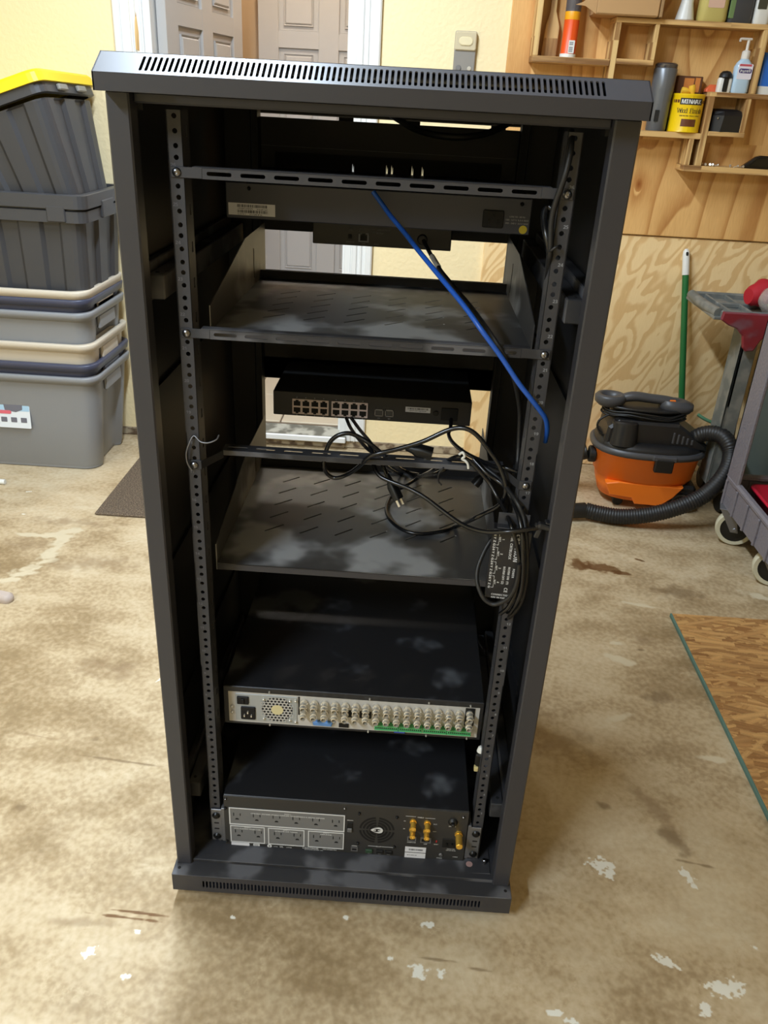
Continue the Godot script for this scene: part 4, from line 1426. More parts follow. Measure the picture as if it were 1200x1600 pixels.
func power_unit() -> void:
	var t := thing("power_conditioner", "black three-unit power conditioner with grey outlet panel at the rack bottom", "power unit", Vector3(-0.001, 0.0735, -0.2))
	var z := 0.006
	var m := mw(t)
	m.bb(-0.2165, 0.2150, 0.0735, 0.1955, -0.505, z - 0.001, 0.0012)
	obj("case", m, M.case, t)
	m = mw(t)
	m.bb(-0.2165, 0.2150, 0.0738, 0.1940, z - 0.001, z, 0.0006)
	obj("back_panel", m, mat(Color(0.19, 0.185, 0.18), 0.5), t)
	faceplate(t, 0.0735, 0.2035)
	for s in [-1.0, 1.0]:
		m = mw(t)
		m.bb(minf(s * 0.2405, s * 0.2215), maxf(s * 0.2405, s * 0.2215), 0.081, 0.1565, 0.0016, 0.0040, 0.0008)
		m.bb(minf(s * 0.2225, s * 0.2165), maxf(s * 0.2225, s * 0.2165), 0.079, 0.160, -0.03, 0.0040, 0.0006)
		var e := obj("mounting_ear", m, M.zinc, t)
		for y in [0.1425, 0.0920]:
			m = mw(t)
			m.cyl(Vector3(s * 0.2315, y, 0.004), Vector3(s * 0.2315, y, 0.0085), 0.0072, 0.0060, 16, 0.0015)
			obj("screw", m, M.dark_screw, e)
		m = mw(t)
		for y in [0.1235, 0.1095]: m.prism(shifted(rr(0.009, 0.003, 0.0014), Vector2(s * 0.2315, y)), 0.004, 0.0042)
		obj("slots", m, M.hole, e)
	# outlet panel
	m = mw(t)
	m.bb(-0.2075, -0.0015, 0.0815, 0.1675, z, z + 0.0008, 0.0003)
	var op := obj("outlet_panel", m, M.socket_grey, t)
	m = mw(t)
	var pz := z + 0.0008
	outline_frame(m, -0.2075, -0.0015, 0.1265, 0.1675, pz, 0.0020)
	var banks := [[-0.2065, -0.1445], [-0.1385, -0.0730], [-0.0665, -0.0020]]
	for b in banks: outline_frame(m, b[0], b[1], 0.0825, 0.1235, pz, 0.0016)
	m.text("BANK 1", Vector3(-0.103, 0.1605, pz + 0.0005), 0.0024, 0.0, sans)
	m.text("CONTROL SYSTEMS POWER SUPPLIES TOUCHPANELS & MEDIA SERVERS", Vector3(-0.103, 0.1565, pz + 0.0005), 0.0028, 0.0, sans)
	m.text("DIGITAL DEVICES", Vector3(-0.103, 0.1275, pz + 0.0006), 0.0027, 0.0, sans)
	for r in [["BANK 2", "LCDS PLASMAS PROJECTORS", "DISPLAYS", 0], ["BANK 3", "SATELLITE DVD TUNERS", "ANALOG DEVICES", 1], ["BANK 4", "AMPLIFIERS", "HI CURRENT DEVICES", 2]]:
		var cx: float = (banks[r[3]][0] + banks[r[3]][1]) * 0.5
		m.text(r[0], Vector3(cx, 0.1210, pz + 0.0005), 0.0022, 0.0, sans)
		m.text(r[1], Vector3(cx, 0.1170, pz + 0.0005), 0.0026, 0.0, sans)
		m.text(r[2], Vector3(cx, 0.0833, pz + 0.0006), 0.0024, 0.0, sans)
	obj("printing", m, M.white_print, op)
	for i in 12:
		m = mw(t)
		if i < 6: outlet_marks(m, -0.1935 + i * 0.0352, 0.1480, pz)
		else: outlet_marks(m, -0.1915 + (i - 6) * 0.0352, 0.1070, pz)
		obj("outlet", m, M.hole, op)
	# approval marks and maker's lettering under the outlets
	m = mw(t)
	m.prism(shifted(rr(0.033, 0.0095, 0.001), Vector2(-0.1895, 0.0755)), z, z + 0.0005)
	obj("paper_label", m, mat(Color(0.86, 0.86, 0.88), 0.6), t)
	m = mw(t)
	m.text("CRESTRON", Vector3(-0.062, 0.0785, z + 0.0004), 0.0033, 0.0, sans, 1.25)
	m.text("ELECTRONICS INC", Vector3(-0.027, 0.0783, z + 0.0004), 0.0021, 0.0, sans)
	m.text("ROCKLEIGH, NJ 07647  USA", Vector3(-0.056, 0.0750, z + 0.0004), 0.0019, 0.0, sans)
	m.bb(-0.166, -0.1545, 0.0725 + 0.002, 0.0800, z, z + 0.0003)
	m.text("LISTED", Vector3(-0.1255, 0.0765, z + 0.0004), 0.0017, 0.0, sans)
	m.text("UL", Vector3(-0.1145, 0.0772, z + 0.0004), 0.0040, 0.0, sans)
	m.text("LISTED", Vector3(-0.1010, 0.0765, z + 0.0004), 0.0022, 0.0, sans)
	m.prism(shifted(circ(0.0042, 16), Vector2(-0.1365, 0.0770)), z, z + 0.0003)
	obj("printing", m, M.white_print, t)
	m = mw(t)
	m.text("R", Vector3(-0.1365, 0.0770, z + 0.0006), 0.0036, 0.0, sans)
	m.text("FCC", Vector3(-0.1603, 0.0773, z + 0.0006), 0.0030, 0.0, sans)
	obj("dark_printing", m, M.black_print, t)
	# breaker, fan, jacks
	m = mw(t)
	m.bb(0.0030, 0.0125, 0.1290, 0.1520, z, z + 0.002, 0.0006)
	obj("breaker", m, M.hole, t)
	m = mw(t)
	m.bb(0.0035, 0.0120, 0.1300, 0.1390, z + 0.0021, z + 0.0045, 0.001)
	obj("breaker_lever", m, mat(Color(0.40, 0.40, 0.40), 0.5), t)
	m = mw(t)
	var fc := Vector3(0.0560, 0.1360, z)
	for k in 4:
		var r0: float = [0.0135, 0.0195, 0.0255, 0.0315][k]
		for q in 4:
			var p := PackedVector2Array()
			for i in 9: p.append(Vector2.from_angle(PI * 0.5 * q + 0.10 + (PI * 0.5 - 0.20) * i / 8.0) * r0)
			for i in 9: p.append(Vector2.from_angle(PI * 0.5 * q + 0.10 + (PI * 0.5 - 0.20) * (8 - i) / 8.0) * (r0 - 0.0036))
			m.prism(shifted(p, Vector2(fc.x, fc.y)), z, z + 0.0004)
	obj("fan_slots", m, M.hole, t)
	m = mw(t)
	var sw := PackedVector2Array()
	for i in 20:
		var a := TAU * i / 20.0
		sw.append(Vector2(cos(a) * 0.0108, sin(a) * 0.0062 + 0.0016 * sin(2.0 * a)))
	m.prism(shifted(sw, Vector2(fc.x, fc.y)), z, z + 0.0006)
	var em := obj("fan_emblem", m, M.white_print, t)
	m = mw(t)
	for k in 2:
		var p := PackedVector2Array()
		for i in 10: p.append(Vector2.from_angle(0.4 + PI * k + 2.0 * i / 9.0) * Vector2(0.0072, 0.0036))
		for i in 10: p.append(Vector2.from_angle(0.4 + PI * k + 2.0 * (9 - i) / 9.0) * Vector2(0.0056, 0.0026))
		m.prism(shifted(p, Vector2(fc.x, fc.y)), z + 0.0006, z + 0.0009)
	m.prism(shifted(circ(0.0020, 10), Vector2(fc.x, fc.y)), z + 0.0006, z + 0.0009)
	obj("swirl", m, M.black_print, em)
	var gj := mb()
	gj.x = Transform3D(Basis(Vector3.RIGHT, PI / 2), Vector3.ZERO)
	gj.lathe([Vector2(0.0060, 0), Vector2(0.0060, 0.003), Vector2(0.0047, 0.0032), Vector2(0.0050, 0.006), Vector2(0.0046, 0.009), Vector2(0.0050, 0.012), Vector2(0.0046, 0.015), Vector2(0.0050, 0.0185), Vector2(0.0036, 0.019), Vector2(0.0012, 0.0192), Vector2(0, 0.016)], 12)
	var gm := gj.mesh()
	for p in [Vector2(0.1190, 0.1560), Vector2(0.1440, 0.1550), Vector2(0.1190, 0.1365), Vector2(0.1440, 0.1355)]:
		var o := obj("gold_jack", gm, M.gold, t)
		o.position = t.transform.affine_inverse() * Vector3(p.x, p.y + 0.008, z)
	m = mw(t)
	m.cyl(Vector3(0.2010, 0.1420, z), Vector3(0.2010, 0.1420, z + 0.030), 0.0058, 0.0062, 14, 0.001)
	m.cyl(Vector3(0.2010, 0.1420, z), Vector3(0.2010, 0.1420, z + 0.005), 0.0072, -1.0, 6)
	obj("ground_post", m, M.gold, t)
	m = mw(t)
	m.cyl(Vector3(0.1885, 0.1700, z), Vector3(0.1885, 0.1700, z + 0.006), 0.0085, 0.0070, 18, 0.0015)
	m.cyl(Vector3(0.1885, 0.1700, z + 0.006), Vector3(0.1885, 0.1700, z + 0.011), 0.0034, -1.0, 12, 0.0008)
	obj("reset_button", m, M.rubber, t)
	for b in [[0.1190, 0.1215, 0.016, 0.0125], [0.1440, 0.1205, 0.019, 0.0140], [0.0175, 0.0850, 0.0125, 0.0110]]:
		m = mw(t)
		m.x = m.x * Transform3D(Basis(), Vector3(b[0], b[1], z))
		outline_frame(m, -b[2] * 0.5, b[2] * 0.5, -b[3] * 0.5, b[3] * 0.5, 0.0005, 0.0022)
		m.bb(-b[2] * 0.5, b[2] * 0.5, b[3] * 0.2, b[3] * 0.5, 0.0, 0.0012)
		var jf := obj("data_jack", m, M.zinc, t)
		m = mw(t)
		m.x = m.x * Transform3D(Basis(), Vector3(b[0], b[1], z))
		m.bb(-b[2] * 0.5 + 0.002, b[2] * 0.5 - 0.002, -b[3] * 0.5 + 0.002, b[3] * 0.2, 0.0, 0.0004)
		obj("opening", m, M.hole, jf)
	m = mw(t)
	m.bb(0.1620, 0.1645, 0.1165, 0.1215, z, z + 0.0012, 0.0004)
	obj("reset_key", m, mat(Color(0.72, 0.18, 0.18), 0.5), t)
	m = mw(t)
	m.bb(0.1740, 0.2100, 0.1060, 0.1275, z, z + 0.0016, 0.0006)
	var ip := obj("power_inlet", m, M.hole, t)
	m = mw(t)
	for x in [0.182, 0.1915, 0.200]: m.bb(x - 0.001, x + 0.001, 0.114, 0.1185, z + 0.0017, z + 0.0045)
	obj("pins", m, M.dark_screw, ip)
	for x in [0.0440, 0.0635, 0.0795]:
		m = mw(t)
		m.bb(x - 0.0062, x + 0.0062, 0.0805, 0.0885, z, z + 0.004, 0.0008)
		obj("relay_jack", m, mat(Color(0.16, 0.26, 0.18), 0.5) if x < 0.05 else M.hole, t)
	for s in [[0.1275, 0.0945, 21], [0.1275, 0.0795, 22]]:
		label_plate(t, "barcode_sticker", Vector3(s[0], s[1], z + 0.0006), 0.0375, 0.0135, textured(barcode(120, 44, [[16, 14, 22, 100, true]] if s[2] == 21 else [[16, 7, 14, 70, false]], s[2])))
	m = mw(t)
	for r in [["CABLE", 0.1315, 0.1750, 0.0026], ["LAN", 0.1440, 0.1105, 0.0022], ["COMPUTER", 0.1190, 0.1122, 0.0021], ["RESET", 0.1630, 0.1115, 0.0020], ["RELAY", 0.0610, 0.0955, 0.0025], ["IN", 0.0440, 0.0775, 0.0021], ["OUT", 0.0635, 0.0775, 0.0021], ["OUT", 0.0795, 0.0775, 0.0021], ["SERIAL", 0.0175, 0.0930, 0.0022], ["GROUND", 0.1885, 0.1585, 0.0021], ["INPUT 15A", 0.1905, 0.1020, 0.0020], ["120 VAC 60 Hz", 0.1905, 0.0985, 0.0019], ["IN", 0.1040, 0.1640, 0.0022], ["OUT", 0.1580, 0.1610, 0.0022], ["IN", 0.1040, 0.1450, 0.0022], ["OUT", 0.1580, 0.1430, 0.0022], ["POWER", 0.1715, 0.0735 + 0.004, 0.0020], ["SURGE", 0.2000, 0.0830, 0.0020], ["BREAKER", 0.0078, 0.1560, 0.0018]]: m.text(r[0], Vector3(r[1], r[2], z + 0.0005), r[3], 0.0, sans)
	m.bb(0.1050, 0.1230, 0.1756, 0.1760, z, z + 0.0004)
	m.bb(0.1395, 0.1570, 0.1740, 0.1744, z, z + 0.0004)
	m.bb(0.0420, 0.0555, 0.0952, 0.0956, z, z + 0.0004)
	m.bb(0.0665, 0.0880, 0.0952, 0.0956, z, z + 0.0004)
	obj("printing", m, M.white_print, t)
	m = mw(t)
	m.cyl(Vector3(0.1735, 0.0870, z), Vector3(0.1735, 0.0870, z + 0.003), 0.0036, -1.0, 12, 0.0006)
	obj("lug", m, M.zinc, t)
	for p in [Vector2(-0.2125, 0.187), Vector2(-0.0025, 0.1845), Vector2(0.2055, 0.1835), Vector2(-0.2135, 0.165), Vector2(-0.2135, 0.083), Vector2(0.0235, 0.1745), Vector2(0.0900, 0.1720), Vector2(0.0235, 0.1010), Vector2(0.0890, 0.0985)]:
		m = mw(t)
		screw_head(m, Vector3(p.x, p.y, z), 0.0026)
		obj("screw", m, M.screw if p.y > 0.18 else M.dark_screw, t)

func control_block() -> void:
	var o := Vector3(0.2195, 0.7065, 0.027)
	var b := Basis(Vector3.UP, -0.10) * Basis(Vector3.BACK, 0.0)
	var t := thing("control_block", "black box with white lettering hanging on the right rail among cables", "control box", o, b)
	var w := 0.056
	var h := 0.114
	var m := mb()
	m.box(Vector3(0, 0, -0.011), Vector3(w, h, 0.022), 0.0015)
	obj("case", m, M.case_plain, t)
	m = mb()
	var r := -PI / 2
	m.text("CRESTRON", Vector3(0.0085, 0.030, 0.0004), 0.0058, r, sans, 1.1)
	m.text("TBL  CNTBLOCK", Vector3(0.0005, 0.030, 0.0004), 0.0036, r, sans)
	m.text("POWER", Vector3(0.0085, -0.011, 0.0004), 0.0032, r, sans)
	m.text("NORM ON  (1)", Vector3(0.0020, -0.016, 0.0004), 0.0032, r, sans)
	m.text("NORM OFF (2)", Vector3(-0.0050, -0.016, 0.0004), 0.0032, r, sans)
	m.text("CE", Vector3(0.0010, -0.0405, 0.0004), 0.0050, r, sans)
	m.text("CONNECTIONS", Vector3(-0.0045, -0.0495, 0.0004), 0.0029, 0.0, sans)
	m.text("ARE IN PARALLEL", Vector3(-0.0035, -0.0545, 0.0004), 0.0027, 0.0, sans)
	for k in 4:
		var y := 0.0420 - k * 0.0235
		m.text("24 Y Z G", Vector3(-0.0235, y, 0.0004), 0.0033, r, sans, 1.35)
		m.text("NET", Vector3(-0.0165, y, 0.0004), 0.0030, r, sans)
		m.text(str(k + 1), Vector3(-0.0115, y, 0.0004), 0.0032, r, sans)
		m.bb(-0.0180, -0.0175, y + 0.0045, y + 0.0095, 0, 0.0004)
		m.bb(-0.0180, -0.0175, y - 0.0095, y - 0.0045, 0, 0.0004)
		m.bb(-0.0205, -0.0175, y + 0.0093, y + 0.0098, 0, 0.0004)
		m.bb(-0.0205, -0.0175, y - 0.0098, y - 0.0093, 0, 0.0004)
		m.text(str(k + 5) + " LED", Vector3(0.0205, y - 0.006, 0.0004), 0.0028, r, sans)
	obj("printing", m, M.white_print, t)
	m = mb()
	m.box(Vector3(0, 0.069, -0.012), Vector3(0.044, 0.019, 0.002), 0.0006)
	m.box(Vector3(0, 0.0600, -0.006), Vector3(0.044, 0.002, 0.014), 0.0006)
	var br := obj("bracket", m, M.dusty, t)
	for x in [-0.010, 0.012]:
		m = mb()
		m.cyl(Vector3(x, 0.069, -0.011), Vector3(x, 0.069, -0.0105), 0.003, -1.0, 10)
		obj("bolt_hole", m, M.hole, br)

# ---------- cables ----------

func cable(called: String, label: String, group: String, pts: Array, r, material: Material, category := "cable") -> MeshInstance3D:
	var m := mb()
	m.tube(pts, r, 9, 6)
	var o := obj(called, m, material)
	tag(o, label, category, group)
	return o

func plug(parent: Node3D, at: Vector3, towards: Vector3, l: float, r: float, prongs: bool) -> void:   # a moulded plug head at a cable's end
	var d := towards.normalized()
	var sd := d.cross(Vector3.UP if absf(d.y) < 0.9 else Vector3.RIGHT).normalized()
	var m := mb(at, Basis(sd, d, sd.cross(d)))
	m.loft([ring(rr(r * 0.9, r * 0.8, r * 0.3), -l * 0.35), ring(rr(r * 1.3, r * 1.1, r * 0.4), 0.0), ring(rr(r * 2.2, r * 1.7, r * 0.5), l * 0.3), ring(rr(r * 2.2, r * 1.7, r * 0.5), l)])
	obj("plug", m, M.rubber, parent)
	if prongs:
		m = mb(at, Basis(sd, d, sd.cross(d)))
		for x in [-0.0055, 0.0055]: m.box(Vector3(x, l + 0.005, 0.0), Vector3(0.0014, 0.012, 0.0042))
		m.cyl(Vector3(0, l, -0.0055), Vector3(0, l + 0.012, -0.0055), 0.0014, -1.0, 8)
		obj("prongs", m, M.nickel, parent)

# ---------- the workshop wall on the right ----------

func wall_shelf() -> void:
	var t := thing("wall_shelf", "stepped cubby shelf of raw pine boards screwed to the plywood wall", "shelf", Vector3(0.95, 1.131, -2.056))
	var zf := -1.960
	for b in [[0.642, 1.32, 1.549, 1.564], [0.393, 0.641, 1.428, 1.446], [0.661, 0.781, 1.435, 1.450], [0.642, 0.978, 1.230, 1.248], [0.9805, 1.32, 1.357, 1.371], [0.9985, 1.118, 1.242, 1.256], [0.9405, 1.46, 1.131, 1.150]]:
		var m := mw(t)
		m.bb(b[0], b[1], b[2], b[3], -2.056, zf, 0.0012)
		obj("shelf_board", m, M.board_x, t)
	for b in [[0.393, 0.410, 1.446, 1.78, 0.0], [0.6425, 0.6605, 1.248, 1.549, 0.0], [0.768, 0.781, 1.450, 1.549, 0.0], [0.9785, 0.9975, 1.150, 1.357, 0.0], [1.106, 1.123, 1.371, 1.549, 0.0], [1.100, 1.117, 1.256, 1.357, 0.003], [0.9430, 0.9580, 1.150, 1.230, 0.0]]:
		var m := mw(t)
		m.bb(b[0], b[1], b[2], b[3], -2.056, zf - b[4], 0.0012)
		obj("divider", m, M.board_y, t)

func bottle_profile(r: float, h: float, neck: float, neck_h: float) -> Array:
	return [Vector2(0, 0), Vector2(r * 0.9, 0), Vector2(r, 0.006), Vector2(r, h * 0.78), Vector2(r * 0.9, h * 0.86), Vector2(neck, h), Vector2(neck, h + neck_h), Vector2(0, h + neck_h)]

func shelf_items() -> void:
	var m := mb()
	# glue tube and paddle in the upper left cubby
	var t := thing("adhesive_tube", "orange adhesive tube with a white foot standing in the upper left cubby", "tube", Vector3(0.510, 1.446, -2.0))
	m = mb()
	m.lathe([Vector2(0, 0), Vector2(0.0255, 0), Vector2(0.0255, 0.010), Vector2(0.0240, 0.012), Vector2(0.0240, 0.105)], 24)
	obj("tube", m, M.orange_print, t)
	m = mb()
	m.lathe([Vector2(0, -0.0005), Vector2(0.0258, -0.0005), Vector2(0.0258, 0.0105), Vector2(0.0240, 0.0105)], 24)
	obj("foot", m, M.white_plastic, t)
	m = mb()
	m.lathe([Vector2(0.0240, 0.105), Vector2(0.02415, 0.1055), Vector2(0.02415, 0.127), Vector2(0.0240, 0.1275)], 24)
	obj("yellow_band", m, mat(Color(0.96, 0.66, 0.10), 0.45), t)
	m = mb()
	m.lathe([Vector2(0.0240, 0.1275), Vector2(0.0240, 0.135), Vector2(0.0243, 0.136), Vector2(0.0243, 0.20), Vector2(0.020, 0.205), Vector2(0.006, 0.21), Vector2(0.003, 0.27), Vector2(0, 0.27)], 24)
	obj("upper_label", m, mat(Color(0.36, 0.34, 0.34), 0.4), t)
	m = mb()
	m.prism(shifted(rr(0.019, 0.036, 0.001), Vector2(0.005, 0.030)), 0.0235, 0.0246)
	var wl := obj("bar_label", m, M.white_plastic, t)
	m = mb()
	for i in 5: m.bb(-0.002, 0.010, 0.016 + i * 0.005 + (0.004 if i > 2 else 0.0), 0.0195 + i * 0.005 + (0.004 if i > 2 else 0.0), 0.0246, 0.0249)
	obj("bars", m, M.grey_print, wl)
	t = thing("paddle", "tan wooden paddle leaning behind the orange tube", "paddle", Vector3(0.452, 1.446, -2.03), Basis(Vector3.RIGHT, -0.06))
	m = mb()
	m.prism(PackedVector2Array([Vector2(-0.026, 0), Vector2(0.024, 0), Vector2(0.026, 0.085), Vector2(0.010, 0.13), Vector2(0.010, 0.26), Vector2(-0.010, 0.26), Vector2(-0.010, 0.125), Vector2(-0.020, 0.09)]), -0.008, 0.008, 0.002)
	obj("blade", m, M.board_y, t)
	# cardboard box on top
	t = thing("cardboard_box", "torn brown cardboard box lying on the top pine board", "box", Vector3(0.655, 1.565, -1.995))
	m = mb()
	m.bb(-0.085, 0.110, 0.0, 0.14, -0.055, 0.062, 0.004)
	obj("carton", m, M.card, t)
	m = mb()
	m.prism(PackedVector2Array([Vector2(-0.150, 0.022), Vector2(-0.120, 0.020), Vector2(-0.098, 0.008), Vector2(-0.084, 0.0), Vector2(-0.084, 0.14), Vector2(-0.11, 0.14), Vector2(-0.11, 0.045), Vector2(-0.128, 0.030)]), 0.058, 0.0615)
	obj("torn_flap", m, M.card, t)
	m = mb()
	m.bb(0.112, 0.122, 0.0, 0.14, -0.05, 0.060, 0.002)
	obj("flap", m, M.card_in, t)
	# bottles on the top board
	t = thing("white_bottle", "flared white plastic bottle beside the cardboard box", "bottle", Vector3(0.862, 1.564, -2.0))
	m = mb()
	m.lathe([Vector2(0, 0), Vector2(0.027, 0), Vector2(0.029, 0.004), Vector2(0.019, 0.05), Vector2(0.017, 0.12), Vector2(0, 0.13)], 20)
	obj("body", m, M.white_plastic, t)
	t = thing("soap_jug", "translucent yellowish soap jug on the top pine board", "jug", Vector3(0.943, 1.564, -1.995))
	m = mb()
	m.loft([ring(rr(0.082, 0.06, 0.02), 0.0), ring(rr(0.088, 0.066, 0.022), 0.008), ring(rr(0.086, 0.065, 0.022), 0.10), ring(rr(0.05, 0.05, 0.02), 0.14)])
	obj("body", m, mat(Color(0.76, 0.70, 0.42), 0.15), t)
	m = mb()
	m.prism(shifted(rr(0.05, 0.05, 0.004), Vector2(0.0, 0.062)), 0.0325, 0.0335)
	obj("pink_label", m, mat(Color(0.84, 0.70, 0.62), 0.5), t)
	t = thing("dark_bottle", "dark grey rectangular bottle with a green edge label on the top board", "bottle", Vector3(1.026, 1.564, -2.0))
	m = mb()
	m.loft([ring(rr(0.070, 0.06, 0.010), 0.0), ring(rr(0.074, 0.064, 0.012), 0.005), ring(rr(0.074, 0.064, 0.012), 0.11), ring(rr(0.03, 0.03, 0.01), 0.14)])
	obj("body", m, mat(Color(0.25, 0.255, 0.27), 0.35), t)
	m = mb()
	m.bb(-0.0375, -0.022, 0.012, 0.10, 0.025, 0.0325, 0.001)
	obj("green_label", m, mat(Color(0.42, 0.52, 0.33), 0.5), t)
	t = thing("white_jug", "white plastic jug with a black printed label at the right of the top board", "jug", Vector3(1.094, 1.564, -1.998))
	m = mb()
	m.loft([ring(rr(0.048, 0.06, 0.014), 0.0), ring(rr(0.052, 0.064, 0.016), 0.006), ring(rr(0.052, 0.064, 0.016), 0.11), ring(rr(0.03, 0.03, 0.012), 0.14)])
	obj("body", m, M.white_plastic, t)
	m = mb()
	m.prism(shifted(rr(0.028, 0.03, 0.002), Vector2(-0.008, 0.055)), 0.0318, 0.0326)
	obj("black_label", m, mat(Color(0.25, 0.25, 0.2), 0.5), t)
	# tumbler, stain can and what lies round it
	t = thing("steel_tumbler", "tall matt grey steel tumbler standing left of the yellow can", "tumbler", Vector3(0.8335, 1.248, -2.0))
	m = mb()
	m.lathe([Vector2(0, 0), Vector2(0.0305, 0), Vector2(0.0325, 0.003), Vector2(0.0330, 0.095), Vector2(0.0365, 0.120), Vector2(0.0372, 0.180), Vector2(0.0350, 0.184)], 28)
	obj("body", m, mat(Color(0.42, 0.43, 0.445), 0.34, 0.35), t)
	m = mb()
	m.lathe([Vector2(0.0350, 0.1842), Vector2(0.0355, 0.186), Vector2(0.0355, 0.195), Vector2(0.0300, 0.199), Vector2(0, 0.199)], 28)
	obj("lid", m, mat(Color(0.38, 0.36, 0.36), 0.15, 0.6), t)
	m = mb()
	m.prism(rr(0.014, 0.034, 0.002), 0.032, 0.0342)
	var bl := obj("badge", m, M.black_print, t)
	bl.position = Vector3(-0.012, 0.045, 0.0)
	t = thing("green_bottle", "small dark green bottle half hidden between tumbler and yellow can", "bottle", Vector3(0.886, 1.248, -2.032))
	m = mb()
	m.lathe(bottle_profile(0.019, 0.045, 0.008, 0.01), 16)
	obj("body", m, mat(Color(0.05, 0.27, 0.12), 0.2), t)
	t = thing("stain_can", "yellow wood stain can with black brand band on the pine shelf", "can", Vector3(0.9235, 1.248, -1.9985))
	m = mb()
	m.lathe([Vector2(0, 0), Vector2(0.050, 0), Vector2(0.0520, 0.002), Vector2(0.0510, 0.005), Vector2(0.0510, 0.106), Vector2(0.0522, 0.108), Vector2(0.0522, 0.113), Vector2(0.0500, 0.114), Vector2(0.0480, 0.110), Vector2(0, 0.110)], 32)
	obj("can", m, mat(Color(0.95, 0.79, 0.06), 0.35), t)
	m = mb()
	var arc := func(mm: MB, r: float, a0: float, a1: float, y0: float, y1: float) -> void:
		for i in 12:
			var a := lerpf(a0, a1, i / 12.0)
			var b := lerpf(a0, a1, (i + 1) / 12.0)
			mm.q(Vector3(r * sin(a), y0, r * cos(a)), Vector3(r * sin(b), y0, r * cos(b)), Vector3(r * sin(b), y1, r * cos(b)), Vector3(r * sin(a), y1, r * cos(a)))
	arc.call(m, 0.0514, -0.75, 0.75, 0.082, 0.101)
	var can_band := obj("brand_band", m, M.black_print, t)
	m = mb()
	arc.call(m, 0.0512, -1.3, 1.3, 0.087, 0.096)
	arc.call(m, 0.0513, -0.48, 0.48, 0.018, 0.040)
	obj("brown_print", m, mat(Color(0.40, 0.22, 0.12), 0.45), t)
	var bent := func(s: String, y: float, h: float, a0: float, step: float, f: Font) -> MB:   # letters round the can
		var mm := mb()
		for i in s.length():
			var a := a0 + step * i
			mm.x = Transform3D(Basis(Vector3.UP, a), Vector3(0.0518 * sin(a), y, 0.0518 * cos(a)))
			if s[i] != " ": mm.text(s[i], Vector3.ZERO, h, 0.0, f)
		return mm
	obj("brand_letters", bent.call("MINWAX", 0.0912, 0.0125, -0.52, 0.205, sans), M.white_plastic, can_band)
	obj("name_letters", bent.call("Wood Finish", 0.0640, 0.0130, -0.70, 0.142, serif), M.black_print, t)
	obj("small_letters", bent.call("PENETRATING STAIN & SEALER", 0.0495, 0.0032, -0.62, 0.050, sans), M.black_print, t)
	for k in 2:
		t = thing("foam_plug", ["yellow foam earplug lying flat at the left on the yellow can lid", "yellow foam earplug standing on the yellow can lid, right of another"][k], "earplug", Vector3(0.9035 + 0.027 * k, 1.3585, -1.985 + 0.004 * k), Basis(Vector3.BACK, [1.45, 0.3][k]))
		m = mb()
		m.lathe([Vector2(0, -0.016), Vector2(0.005, -0.015), Vector2(0.0095, -0.004), Vector2(0.0105, 0.004), Vector2(0.010, 0.012), Vector2(0, 0.013)], 14)
		var fp := obj("foam", m, mat(Color(0.93, 0.74, 0.22), 0.8), t)
		fp.position = Vector3(0, 0.0115 if k else -0.0, 0) + (Vector3(0.0115, 0, 0) if k == 0 else Vector3(0, 0.006, 0))
	t = thing("patterned_box", "brown patterned carton standing behind the yellow can", "box", Vector3(0.924, 1.248, -2.034))
	m = mb()
	m.bb(-0.042, 0.040, 0.0, 0.166, -0.020, 0.018, 0.002)
	obj("carton", m, mat(Color(0.36, 0.22, 0.15), 0.5), t)
	m = mb()
	m.bb(-0.020, 0.012, 0.125, 0.160, 0.0181, 0.0186)
	m.bb(0.016, 0.032, 0.12, 0.162, 0.0181, 0.0186)
	obj("orange_print", m, mat(Color(0.80, 0.50, 0.25), 0.5), t)
	t = thing("orange_scraper", "small orange red plastic scraper left of the black capped bottle", "scraper", Vector3(1.000, 1.371, -2.02))
	m = mb()
	m.loft([ring(rr(0.045, 0.03, 0.004), 0.0), ring(rr(0.046, 0.03, 0.004), 0.008), ring(rr(0.02, 0.012, 0.004), 0.022)])
	obj("body", m, mat(Color(0.86, 0.40, 0.24), 0.4), t)
	t = thing("capped_bottle", "small white bottle with a round black cap left of the sanitizer", "bottle", Vector3(1.026, 1.371, -1.990))
	m = mb()
	m.loft([ring(rr(0.042, 0.026, 0.008), 0.0), ring(rr(0.044, 0.028, 0.009), 0.004), ring(rr(0.044, 0.028, 0.009), 0.036), ring(rr(0.040, 0.024, 0.009), 0.042)])
	obj("body", m, M.white_plastic, t)
	m = mb()
	m.prism(rr(0.016, 0.040, 0.003), 0.0142, 0.0165, 0.001)
	obj("clip", m, M.rubber, t).position = Vector3(0.0, 0.022, 0)
	m = mb()
	m.lathe([Vector2(0.020, 0.042), Vector2(0.021, 0.044), Vector2(0.019, 0.054), Vector2(0.012, 0.061), Vector2(0, 0.063)], 18)
	obj("cap", m, M.rubber, t)
	t = thing("pump_bottle", "clear hand sanitizer pump bottle with a white and purple label", "pump bottle", Vector3(1.076, 1.371, -1.992))
	m = mb()
	m.loft([ring(rr(0.050, 0.034, 0.012), 0.0), ring(rr(0.056, 0.038, 0.014), 0.005), ring(rr(0.055, 0.037, 0.014), 0.075), ring(rr(0.044, 0.032, 0.014), 0.088), ring(rr(0.026, 0.026, 0.0125), 0.098)])
	var gel := mat(Color(0.72, 0.82, 0.90), 0.12)
	obj("body", m, gel, t)
	m = mb()
	m.prism(shifted(rr(0.046, 0.044, 0.004), Vector2(0.002, 0.062)), 0.0187, 0.0194)
	var pl := obj("label", m, mat(Color(0.90, 0.88, 0.92), 0.4), t)
	m = mb()
